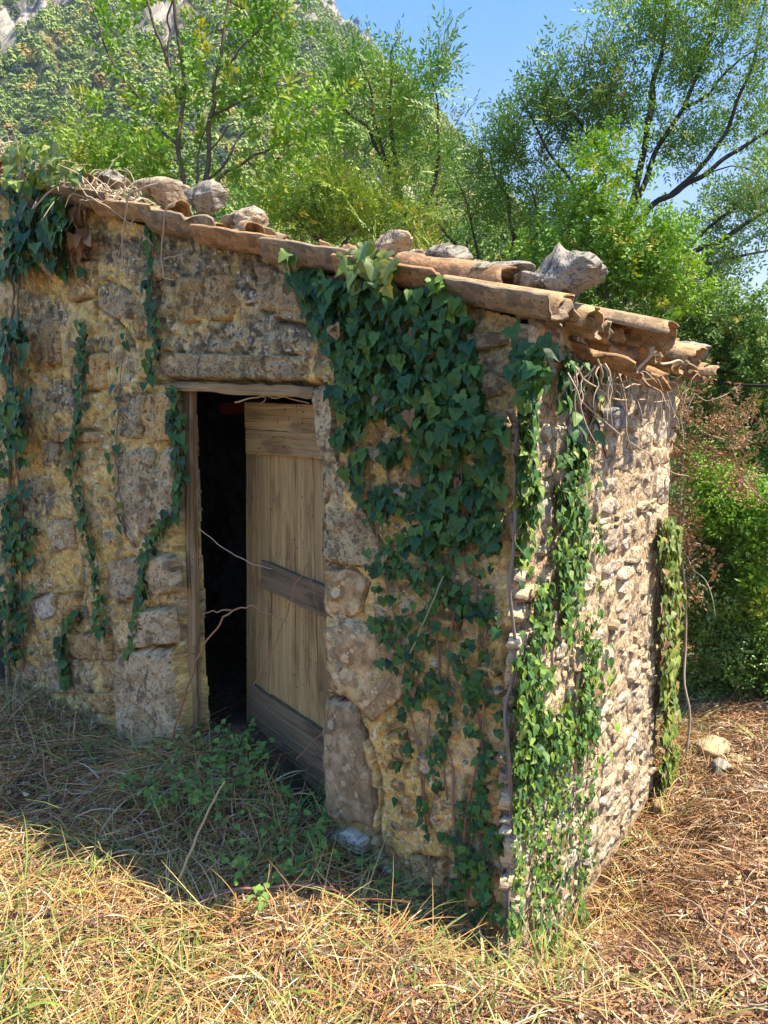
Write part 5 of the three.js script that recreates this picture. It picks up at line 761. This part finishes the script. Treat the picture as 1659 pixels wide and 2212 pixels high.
// ---------------------------------------------------------------- trees, shrubs and hedges
function leafletsGeo(list) { const P = [], U = [], I = []; for (const [p, d, n, L, w] of list) { const x = d.clone().cross(n).normalize(), o = P.length / 3, nn = x.clone().cross(d).normalize(); const pts = [p, p.clone().addScaledVector(d, L * 0.45).addScaledVector(x, w / 2).addScaledVector(nn, w * 0.25), p.clone().addScaledVector(d, L).addScaledVector(nn, -L * 0.12), p.clone().addScaledVector(d, L * 0.45).addScaledVector(x, -w / 2).addScaledVector(nn, w * 0.25)]; pts.forEach((q) => { P.push(q.x, q.y, q.z); U.push(0, 0); }); I.push(o, o + 1, o + 2, o, o + 2, o + 3); } return fromArrays(P, U, I); }
const sprays = {};
{
  const rng = RNG(400), rv = (k = 1) => V(rng() - 0.5, rng() - 0.5, rng() - 0.5).multiplyScalar(k);
  sprays.pinnate = [0, 1].map(() => { const l = []; for (let i = 0; i < 6; i++) { const y = 0.12 + i * 0.16, side = i % 2 ? 1 : -1, o = V(0, y, 0), d = V(side * (0.9 - i * 0.08), 0.55, (rng() - 0.5) * 0.8).normalize(); const up = V(0, 0, 1).add(rv(0.6)).normalize(); for (let k = 0; k < 3; k++) { const q = o.clone().addScaledVector(d, 0.14 + k * 0.12); q.y -= k * k * 0.012; const x = d.clone().cross(up).normalize(); for (const s of [1, -1]) l.push([q, d.clone().multiplyScalar(0.7).addScaledVector(x, s * 0.8).add(rv(0.3)).normalize(), up.clone().add(rv(0.5)).normalize(), 0.17, 0.06]); } l.push([o.clone().addScaledVector(d, 0.5), d.clone().add(rv(0.2)).normalize(), up, 0.18, 0.06]); } return leafletsGeo(l); });
  sprays.broad = [0, 1].map(() => { const l = []; for (let i = 0; i < 16; i++) { const y = 0.15 + Math.pow(rng(), 0.7) * 0.8, a = rng() * 6.28; const d = V(Math.cos(a), 0.35 + rng() * 0.5, Math.sin(a)).normalize(); l.push([V(0, y, 0).addScaledVector(d, 0.05), d, V(0, 1, 0).add(rv(1.1)).normalize(), 0.15 + rng() * 0.06, 0.075 + rng() * 0.02]); } return leafletsGeo(l); });
  sprays.small = [0, 1].map(() => { const l = []; for (let i = 0; i < 22; i++) { const a = rng() * 6.28, y = rng() * 0.9; const d = V(Math.cos(a), 0.2 + rng() * 0.6, Math.sin(a)).normalize(); l.push([V(0, y, 0).addScaledVector(d, 0.03 + rng() * 0.22), d, V(0, 1, 0).add(rv(1.4)).normalize(), 0.14 + rng() * 0.06, 0.085]); } return leafletsGeo(l); });
}
const leafWhite = new THREE.MeshPhysicalMaterial({ color: 0xffffff, roughness: 0.7, transmission: 0.5, specularIntensity: 0.5, thickness: 0, side: THREE.DoubleSide });
const leafGloss = new THREE.MeshPhysicalMaterial({ color: 0xffffff, roughness: 0.38, transmission: 0.25, thickness: 0, side: THREE.DoubleSide });
function tree(name, label, category, { foot, limbs, blobs, spray = 'pinnate', size = 0.34, cols, seed, bark = M.barkDark, per = 12, spread = 0.26, gloss = false, group, dens = 0.45, trunkName = 'trunk', lift = 0.25, twigR = 0.006 }) {
  const rng = RNG(seed), base = at(...foot); base.y = groundY(base.x, base.z, false) - 0.05; const root = thing(name, base, label, category, group), T = (g) => g.translate(-base.x, -base.y, -base.z);
  const nodes = [];
  limbs.forEach(([pts, r0, r1], i) => {
    const P = pts.map((p) => at(...p)); if (i === 0) P.unshift(base.clone(), base.clone().lerp(P[0], 0.5).add(V((rng() - 0.5) * 0.15, 0, 0)));
    const w = wobble(P, 0.025, rng, 2); part(i === 0 ? trunkName : 'limb', T(tube(w, r0, r1, 7)), bark, root); const c = new THREE.CatmullRomCurve3(w); for (let k = 0; k <= 24; k++) { const t = k / 24; if (i === 0 && t < 0.35) continue; nodes.push([c.getPoint(t), lerp(r0, r1, t)]); }
  });
  if (!nodes.length) nodes.push([base.clone().add(V(0, 0.3, 0)), 0.02]);
  const twigs = [], M4 = [], Q = new THREE.Quaternion(), o = new THREE.Object3D(), cl = [];
  for (const [x, y, rx, ry, d, n] of blobs) {
    const c = at(x, y, d), kx = rx / 1533 * d, ky = ry / 1533 * d;
    for (let i = 0; i < n * dens; i++) { const v = V(rng() - 0.5, rng() - 0.5, rng() - 0.5).normalize().multiplyScalar(Math.pow(rng(), 0.45)); cl.push(c.clone().add(V(v.x * kx, v.y * ky, v.z * Math.min(kx, ky * 1.3)))); }
  }
  const d0 = (p) => p.distanceTo(base); cl.sort((a, b) => d0(a) - d0(b));
  for (const p of cl) {
    let best = nodes[0], bd = 1e9; for (const n of nodes) { const dx = n[0].distanceToSquared(p) + (n[0].y > p.y + 0.2 ? 0.3 : 0); if (dx < bd) { bd = dx; best = n; } }
    const a = best[0], L = a.distanceTo(p); const out = p.clone().sub(a).normalize();
    const mid = a.clone().lerp(p, 0.5).add(V((rng() - 0.5) * 0.25, 0.12 * L + (rng() - 0.5) * 0.15, (rng() - 0.5) * 0.25).multiplyScalar(Math.min(1, L)));
    const r = Math.min(best[1] * 0.7, twigR + L * 0.006); if (L > 0.05) twigs.push(tube([a.clone(), mid, p.clone()], r, 0.0025, 4, 6)); nodes.push([mid, r * 0.7], [p, 0.005]);
    for (let i = 0; i < per; i++) {
      const t = 0.4 + rng() * 0.6, q = a.clone().lerp(mid, t).lerp(mid.clone().lerp(p, t), t).add(V(rng() - 0.5, rng() - 0.4, rng() - 0.5).multiplyScalar(spread * 1.6 * Math.sqrt(rng()))); const dir = out.clone().multiplyScalar(0.5).add(V(rng() - 0.5, rng() - 0.5 + lift, rng() - 0.5).multiplyScalar(1.5)).normalize();
      o.position.copy(q).sub(base); Q.setFromUnitVectors(UP, dir); o.quaternion.copy(Q).multiply(new THREE.Quaternion().setFromAxisAngle(UP, rng() * 6.28)); const s = size * (0.6 + rng() * 0.7); o.scale.set(s, s, s); o.updateMatrix(); M4.push([o.matrix.clone(), fbm(q.x * 1.1, q.y * 1.1, q.z * 1.1 + seed, 2)]);
    }
  }
  if (twigs.length) { const m = part('twigs', T(mergeGeometries(twigs)), bark, root); m.userData.kind = 'stuff'; }
  const crown = new THREE.Group(); crown.name = 'crown'; root.add(crown); const col = new THREE.Color(), gs = sprays[spray];
  gs.forEach((g, k) => { const mine = M4.filter((_, i) => i % gs.length === k), im = shadow(new THREE.InstancedMesh(g, gloss ? leafGloss : leafWhite, mine.length)); mine.forEach(([m, f], i) => { im.setMatrixAt(i, m); let c = mixc(cols[0], cols[1], clamp(0.5 + f * 0.9 + (rng() - 0.5) * 0.5)); if (cols[2] && rng() < 0.1) c = mixc(c, cols[2], 0.4 + rng() * 0.5); im.setColorAt(i, col.setRGB(...c)); }); im.name = 'leaves'; im.userData.kind = 'stuff'; crown.add(im); });
  return root;
}
const lime = [[0.16, 0.34, 0.022], [0.3, 0.5, 0.03], [0.5, 0.46, 0.035]], mid = [[0.12, 0.28, 0.03], [0.23, 0.41, 0.045], [0.46, 0.4, 0.06]], dusk = [[0.14, 0.27, 0.045], [0.25, 0.41, 0.06], [0.42, 0.4, 0.08]], deep = [[0.1, 0.22, 0.035], [0.19, 0.33, 0.045], [0.32, 0.4, 0.06]];
const A = 6.6;
tree('ash_tree', 'slender light green tree with several thin stems behind the upper roof', 'tree', { foot: [400, 1100, A], seed: 1, cols: lime, bark: M.bark, size: 0.36, spray: 'broad', per: 7, spread: 0.16, dens: 0.17,
  limbs: [[[[402, 520, A], [395, 440, A], [392, 330, A], [393, 200, A], [385, 100, A], [378, -60, A]], 0.04, 0.014], [[[430, 520, A], [447, 410, A], [452, 300, A], [460, 240, A], [475, 120, A], [500, -30, A]], 0.028, 0.01], [[[393, 215, A], [372, 165, A], [352, 110, A], [318, 0, A], [300, -60, A]], 0.02, 0.008], [[[375, 170, A], [360, 100, A], [365, 40, A], [372, -40, A]], 0.012, 0.006], [[[440, 420, A], [485, 372, A], [545, 335, A], [605, 308, A + 0.1]], 0.02, 0.007], [[[446, 390, A], [500, 330, A], [540, 275, A]], 0.014, 0.006], [[[418, 440, A], [428, 340, A], [446, 275, A]], 0.014, 0.006], [[[470, 150, A], [520, 100, A], [590, 40, A], [620, -30, A]], 0.013, 0.005], [[[394, 320, A], [330, 260, A], [255, 150, A], [205, 50, A], [190, -30, A]], 0.015, 0.006], [[[450, 330, A], [480, 290, A], [505, 268, A]], 0.01, 0.005], [[[458, 250, A], [540, 210, A], [610, 190, A]], 0.012, 0.005]],
  blobs: [[430, 205, 80, 34, A, 22], [310, 250, 60, 50, A, 12], [250, 110, 50, 80, A, 9], [250, 340, 110, 40, A, 16], [380, 330, 90, 60, A, 18], [560, 240, 120, 70, A, 34], [620, 330, 110, 50, A, 30], [620, 140, 90, 70, A, 34], [560, 60, 90, 60, A, 24], [520, 400, 90, 30, A, 16], [330, 400, 80, 30, A, 12], [640, 50, 70, 70, A, 20], [340, 20, 70, 40, A, 9], [450, 30, 60, 50, A, 8], [690, 260, 60, 60, A, 12]] });
tree('locust_tree', 'slim dark-stemmed tree leaning left in the middle of the view', 'tree', { foot: [930, 1000, 8], seed: 2, cols: mid, size: 0.33, per: 6, spread: 0.2, dens: 0.18,
  limbs: [[[[920, 600, 8], [900, 530, 8], [868, 440, 8], [835, 355, 8], [790, 275, 8], [735, 228, 8], [700, 190, 8]], 0.055, 0.014], [[[868, 440, 8], [850, 340, 8], [842, 220, 8], [850, 110, 8], [865, 70, 8]], 0.03, 0.008], [[[890, 500, 8], [930, 420, 8], [950, 330, 8], [940, 220, 8], [930, 120, 8]], 0.025, 0.007], [[[835, 355, 8], [815, 290, 8], [800, 200, 8], [775, 110, 8], [760, 70, 8]], 0.018, 0.006]],
  blobs: [[850, 190, 60, 50, 8, 26], [765, 190, 40, 60, 8, 20], [740, 220, 50, 40, 8, 14], [870, 250, 100, 60, 8, 36], [925, 190, 24, 40, 8, 9], [830, 330, 90, 50, 8, 30], [930, 350, 70, 70, 8, 34], [780, 300, 70, 50, 8, 18]] });
tree('locust_tree', 'big spreading tree with dark limbs fanning up at the right', 'tree', { foot: [1320, 1000, 9], seed: 3, cols: dusk, size: 0.34, per: 6, spread: 0.22, dens: 0.24,
  limbs: [[[[1325, 680, 9], [1340, 560, 9], [1358, 470, 9], [1375, 380, 9], [1400, 260, 9]], 0.085, 0.035], [[[1362, 460, 9], [1420, 330, 9], [1470, 235, 9], [1520, 120, 9], [1560, 0, 9], [1580, -60, 9]], 0.038, 0.012], [[[1352, 510, 9], [1420, 440, 9], [1480, 400, 9], [1560, 345, 9], [1659, 285, 9], [1760, 230, 9]], 0.042, 0.014], [[[1400, 262, 9], [1412, 180, 9], [1440, 60, 9], [1450, -40, 9]], 0.04, 0.012], [[[1375, 390, 9], [1300, 330, 9], [1240, 250, 9], [1200, 170, 9]], 0.032, 0.01], [[[1450, 420, 9], [1540, 330, 9], [1600, 210, 9], [1640, 80, 9], [1660, -20, 9]], 0.032, 0.01], [[[1345, 540, 9], [1260, 440, 9], [1190, 330, 9], [1120, 200, 9]], 0.026, 0.009], [[[1475, 235, 9], [1530, 200, 9], [1580, 140, 9], [1659, 100, 9]], 0.02, 0.008]],
  blobs: [[1270, 210, 90, 80, 9, 54], [1150, 230, 76, 64, 9, 40], [1100, 320, 45, 50, 9, 18], [1390, 140, 110, 80, 9, 52], [1420, 20, 130, 60, 9, 40], [1560, 80, 110, 90, 9, 52], [1610, 230, 80, 80, 9, 32], [1480, 300, 110, 60, 9, 34], [1340, 300, 90, 60, 9, 40], [1210, 300, 80, 60, 9, 34], [1500, 190, 80, 70, 9, 26], [1600, 20, 90, 60, 9, 28], [1680, 330, 60, 80, 9, 16]] });
tree('locust_tree', 'second dark tree whose limbs sweep right above the clearing', 'tree', { foot: [1420, 1050, 8.4], seed: 4, cols: dusk, size: 0.33, per: 6, spread: 0.22, dens: 0.24,
  limbs: [[[[1435, 640, 8.4], [1470, 560, 8.4], [1520, 500, 8.4], [1600, 440, 8.4], [1700, 390, 8.4]], 0.045, 0.014], [[[1470, 560, 8.4], [1550, 520, 8.4], [1659, 450, 8.4], [1760, 410, 8.4]], 0.035, 0.012], [[[1500, 575, 8.4], [1580, 560, 8.4], [1670, 540, 8.4]], 0.025, 0.01]],
  blobs: [[1560, 470, 90, 50, 8.4, 30], [1640, 420, 60, 60, 8.4, 20], [1620, 540, 70, 36, 8.4, 18], [1530, 590, 60, 36, 8.4, 16], [1690, 480, 50, 60, 8.4, 12]] });
tree('shrub', 'bright yellow-green bush behind the big rock on the eave', 'shrub', { foot: [1330, 1150, 6.4], seed: 5, cols: lime, size: 0.24, spray: 'broad', per: 12, spread: 0.24, bark: M.bark,
  limbs: [[[[1320, 720, 6.4], [1300, 600, 6.4], [1290, 480, 6.4], [1310, 380, 6.4]], 0.03, 0.008], [[[1325, 700, 6.4], [1390, 590, 6.4], [1420, 520, 6.4]], 0.02, 0.008], [[[1310, 650, 6.4], [1230, 570, 6.4], [1190, 520, 6.4]], 0.02, 0.007]],
  blobs: [[1290, 440, 70, 70, 6.4, 40], [1380, 560, 110, 60, 6.4, 60], [1250, 560, 110, 60, 6.4, 56], [1430, 640, 80, 50, 6.4, 36], [1160, 620, 70, 34, 6.4, 22], [1330, 650, 120, 60, 6.4, 50], [1310, 360, 40, 50, 6.4, 12]] });
tree('shrub', 'olive green thicket between the leaning tree and the big tree', 'shrub', { foot: [1060, 1050, 9.6], seed: 6, cols: [[0.12, 0.25, 0.03], [0.22, 0.38, 0.04], [0.42, 0.34, 0.07]], size: 0.34, per: 6, spread: 0.24, dens: 0.2,
  limbs: [[[[1050, 620, 9.6], [1030, 540, 9.6], [1010, 430, 9.6], [975, 340, 9.6]], 0.04, 0.01], [[[1060, 600, 9.6], [1110, 520, 9.6], [1095, 430, 9.6], [1060, 350, 9.6]], 0.035, 0.01], [[[1080, 600, 9.6], [1160, 500, 9.6], [1145, 400, 9.6]], 0.035, 0.01], [[[1050, 590, 9.6], [960, 500, 9.6], [920, 440, 9.6]], 0.03, 0.01]],
  blobs: [[1000, 400, 90, 90, 9.6, 60], [1100, 480, 110, 80, 9.6, 70], [960, 490, 80, 60, 9.6, 40], [1120, 380, 80, 60, 9.6, 40], [1180, 470, 60, 60, 9.6, 30]] });
tree('shrub', 'yellow-green thicket behind the middle of the roof', 'shrub', { foot: [720, 1000, 7.6], seed: 7, cols: [[0.19, 0.31, 0.03], [0.34, 0.46, 0.04], [0.55, 0.42, 0.06]], size: 0.26, spray: 'pinnate', per: 7, spread: 0.22, dens: 0.3, bark: M.bark,
  limbs: [[[[700, 560, 7.6], [690, 480, 7.6], [670, 400, 7.6], [640, 350, 7.6]], 0.025, 0.008], [[[720, 560, 7.6], [780, 470, 7.6], [800, 420, 7.6]], 0.022, 0.008], [[[690, 520, 7.6], [620, 450, 7.6], [570, 400, 7.6]], 0.02, 0.007], [[[740, 560, 7.6], [840, 500, 7.6], [900, 470, 7.6]], 0.02, 0.007]],
  blobs: [[680, 430, 110, 36, 7.6, 36], [800, 470, 110, 40, 7.6, 44], [620, 470, 110, 30, 7.6, 34], [740, 510, 130, 34, 7.6, 40], [880, 500, 70, 40, 7.6, 22], [730, 380, 60, 30, 7.6, 8]] });
tree('shrub', 'leafy bush with bright tips behind the upper left roof edge', 'shrub', { foot: [180, 1000, 8.2], seed: 8, cols: [[0.18, 0.31, 0.03], [0.32, 0.46, 0.04], [0.5, 0.42, 0.05]], size: 0.28, spray: 'broad', per: 8, spread: 0.24, dens: 0.4, bark: M.bark,
  limbs: [[[[190, 480, 8.2], [180, 380, 8.2], [150, 310, 8.2]], 0.025, 0.008], [[[200, 470, 8.2], [240, 360, 8.2], [270, 310, 8.2]], 0.02, 0.007]], blobs: [[150, 345, 80, 34, 8.2, 26], [270, 370, 80, 36, 8.2, 24], [200, 400, 120, 30, 8.2, 26], [330, 400, 60, 30, 8.2, 12]] });
tree('shrub', 'sunlit green bush rising above the far eave at the right', 'shrub', { foot: [1600, 1600, 6.6], seed: 9, cols: [[0.13, 0.26, 0.035], [0.26, 0.4, 0.05], [0.46, 0.4, 0.06]], size: 0.24, spray: 'broad', per: 13, spread: 0.26, bark: M.bark,
  limbs: [[[[1590, 1100, 6.6], [1570, 900, 6.6], [1550, 750, 6.6], [1560, 690, 6.6]], 0.03, 0.008], [[[1600, 1050, 6.6], [1640, 850, 6.6], [1659, 730, 6.6]], 0.025, 0.008], [[[1585, 1050, 6.6], [1510, 850, 6.6], [1490, 740, 6.6]], 0.02, 0.008]],
  blobs: [[1550, 760, 90, 70, 6.6, 60], [1640, 740, 60, 60, 6.6, 34], [1600, 880, 100, 80, 6.6, 66], [1500, 740, 60, 60, 6.6, 30], [1640, 1000, 80, 90, 6.6, 50], [1540, 960, 80, 80, 6.6, 40], [1700, 850, 60, 120, 6.6, 30], [1580, 690, 50, 30, 6.6, 12]] });
tree('hedge', 'dark glossy evergreen thicket beyond the clearing at right', 'hedge', { foot: [1600, 1620, 5.4], seed: 10, cols: deep, size: 0.2, spray: 'small', per: 16, spread: 0.24, gloss: true, lift: 0.35,
  limbs: [[[[1590, 1560, 5.4], [1580, 1400, 5.4], [1570, 1200, 5.4]], 0.03, 0.01], [[[1620, 1560, 5.4], [1650, 1350, 5.4], [1660, 1150, 5.4]], 0.03, 0.01], [[[1560, 1570, 5.4], [1530, 1400, 5.4], [1520, 1250, 5.4]], 0.02, 0.01]],
  blobs: [[1560, 1210, 80, 110, 5.4, 70], [1640, 1180, 70, 110, 5.4, 60], [1560, 1400, 90, 100, 5.4, 80], [1650, 1420, 70, 130, 5.4, 80], [1530, 1530, 50, 46, 5.4, 30], [1620, 1560, 60, 36, 5.4, 26], [1730, 1300, 70, 240, 5.4, 80], [1510, 1300, 36, 90, 5.2, 22]] });
tree('hedge', 'yellow-green sunlit growth along the right edge of the picture', 'hedge', { foot: [1690, 1500, 5.0], seed: 12, cols: lime, size: 0.2, spray: 'small', per: 14, spread: 0.2, limbs: [[[[1690, 1400, 5], [1670, 1250, 5], [1660, 1100, 5]], 0.02, 0.007]], blobs: [[1650, 1180, 50, 100, 5, 50], [1640, 1300, 40, 60, 5, 24], [1560, 1110, 70, 50, 5.2, 36], [1530, 1060, 40, 40, 5.2, 14]] });
tree('bramble', 'brown withered bramble hanging off the far end of the wall', 'bramble', { foot: [1480, 1650, 4.3], seed: 13, cols: [[0.28, 0.15, 0.07], [0.42, 0.25, 0.12], [0.2, 0.34, 0.06]], size: 0.15, spray: 'small', dens: 0.4, per: 3, spread: 0.12, bark: M.dryStem, lift: -0.2, twigR: 0.003, trunkName: 'stem',
  limbs: [[[[1478, 1400, 4.3], [1470, 1150, 4.3], [1480, 950, 4.3], [1500, 850, 4.3]], 0.008, 0.004], [[[1480, 900, 4.3], [1560, 960, 4.3], [1659, 1090, 4.3]], 0.005, 0.002], [[[1490, 1000, 4.3], [1560, 1010, 4.4], [1620, 1060, 4.4]], 0.004, 0.002], [[[1485, 1200, 4.3], [1520, 1250, 4.3], [1545, 1330, 4.2]], 0.003, 0.0015], [[[1500, 850, 4.3], [1540, 870, 4.3], [1600, 830, 4.3]], 0.003, 0.0015]],
  blobs: [[1470, 960, 34, 100, 4.3, 40], [1470, 1120, 34, 90, 4.3, 34], [1540, 940, 50, 60, 4.3, 30], [1600, 1030, 60, 36, 4.3, 26], [1490, 860, 30, 30, 4.3, 12], [1600, 900, 50, 40, 4.5, 12], [1500, 1240, 40, 60, 4.3, 16]] });
// woods closing the view between the near trees and the mountain
[['background_tree', 'pale green tree far behind the yellow-green thicket', [700, 900, 16], [[650, 480, 170, 35, 16, 26], [800, 480, 110, 40, 16, 20]], mid], ['background_tree', 'dark green tree far behind the olive thicket', [1000, 900, 15], [[1000, 540, 150, 60, 15, 40], [1160, 570, 120, 50, 15, 30]], deep], ['background_tree', 'green tree far behind the big rock', [1330, 1000, 14], [[1330, 560, 140, 80, 14, 50], [1480, 640, 100, 60, 14, 40]], deep], ['background_tree', 'green tree far behind the right-hand bush', [1600, 1100, 13], [[1600, 820, 160, 110, 13, 70], [1520, 980, 140, 130, 13, 60], [1680, 1050, 110, 170, 13, 60]], deep], ['background_tree', 'dark tree deep behind the evergreen thicket', [1620, 1300, 9], [[1580, 1150, 130, 170, 9, 80], [1700, 1250, 120, 220, 9, 70], [1560, 1400, 120, 150, 9, 60]], deep]].forEach(([name, label, foot, blobs, cols], i) => {
  tree(name, label, 'tree', { foot, blobs, cols, seed: 20 + i, spray: 'broad', size: 0.55, per: 10, spread: 0.5, dens: 0.5, twigR: 0.012, limbs: [[[[blobs[0][0], blobs[0][1] + 120, foot[2]], [blobs[0][0] + 10, blobs[0][1] - 20, foot[2]]], 0.1, 0.03]] });
});
// dry tangle on the upper left of the roof
{
  const rng = RNG(88), base = onF(120, 400, -0.1), gs = []; for (let i = 0; i < 300; i++) { const x = rng() * 320 - 20, y = 345 + x * 0.24 + rng() * 60 - (x < 80 ? 30 : 0), off = 0.12 - rng() * 0.5; const a = onF(x, y, off), l = 0.06 + rng() * rng() * 0.22; const d = V(rng() - 0.5, (rng() - 0.45) * 0.7, rng() - 0.5).normalize(); gs.push(tube([a, a.clone().addScaledVector(d, l * 0.5).add(V(0, 0.03, 0)), a.clone().addScaledVector(d, l).add(V((rng() - 0.5) * 0.1, -0.02, (rng() - 0.5) * 0.1))], 0.003 + rng() * 0.002, 0.0015, 4, 6).translate(-base.x, -base.y, -base.z)); }
  const m = shadow(new THREE.Mesh(mergeGeometries(gs), M.dryStem)); m.name = 'dry_vine_tangle'; m.position.copy(base); scene.add(m); tag(m, 'pale tangle of dry vine stems on the upper left roof', 'vines', null, 'stuff');
}

// fine dry roots hanging from the eave over the side wall
{
  const rng = RNG(89), base = onS(1400, 820, 0.1), gs = []; for (let i = 0; i < 44; i++) { const x = 1215 + rng() * 300, y = 775 + (x - 1215) * 0.1 + rng() * 30, o = 0.05 + rng() * 0.12, a = onS(x, y, o); if (tOf(a) > SIDE_LEN + 0.15) continue; const l = 0.06 + rng() * rng() * 0.4; const b = a.clone().add(V((rng() - 0.5) * 0.2, -l, (rng() - 0.5) * 0.2)); gs.push(tube(wobble([a, a.clone().lerp(b, 0.5), b], 0.015, rng, 2), 0.0025 + rng() * 0.0015, 0.001, 4, 8).translate(-base.x, -base.y, -base.z)); }
  const m = shadow(new THREE.Mesh(mergeGeometries(gs), M.dryStem)); m.name = 'hanging_roots'; m.position.copy(base); scene.add(m); tag(m, 'fine dry roots hanging from the eave over the side wall', 'roots', null, 'stuff');
}
const renderer = new THREE.WebGLRenderer({ antialias: true });
renderer.toneMapping = THREE.LinearToneMapping; renderer.toneMappingExposure = EXPOSURE; renderer.shadowMap.enabled = true;
renderer.outputColorSpace = THREE.SRGBColorSpace;
renderer.render(scene, camera);
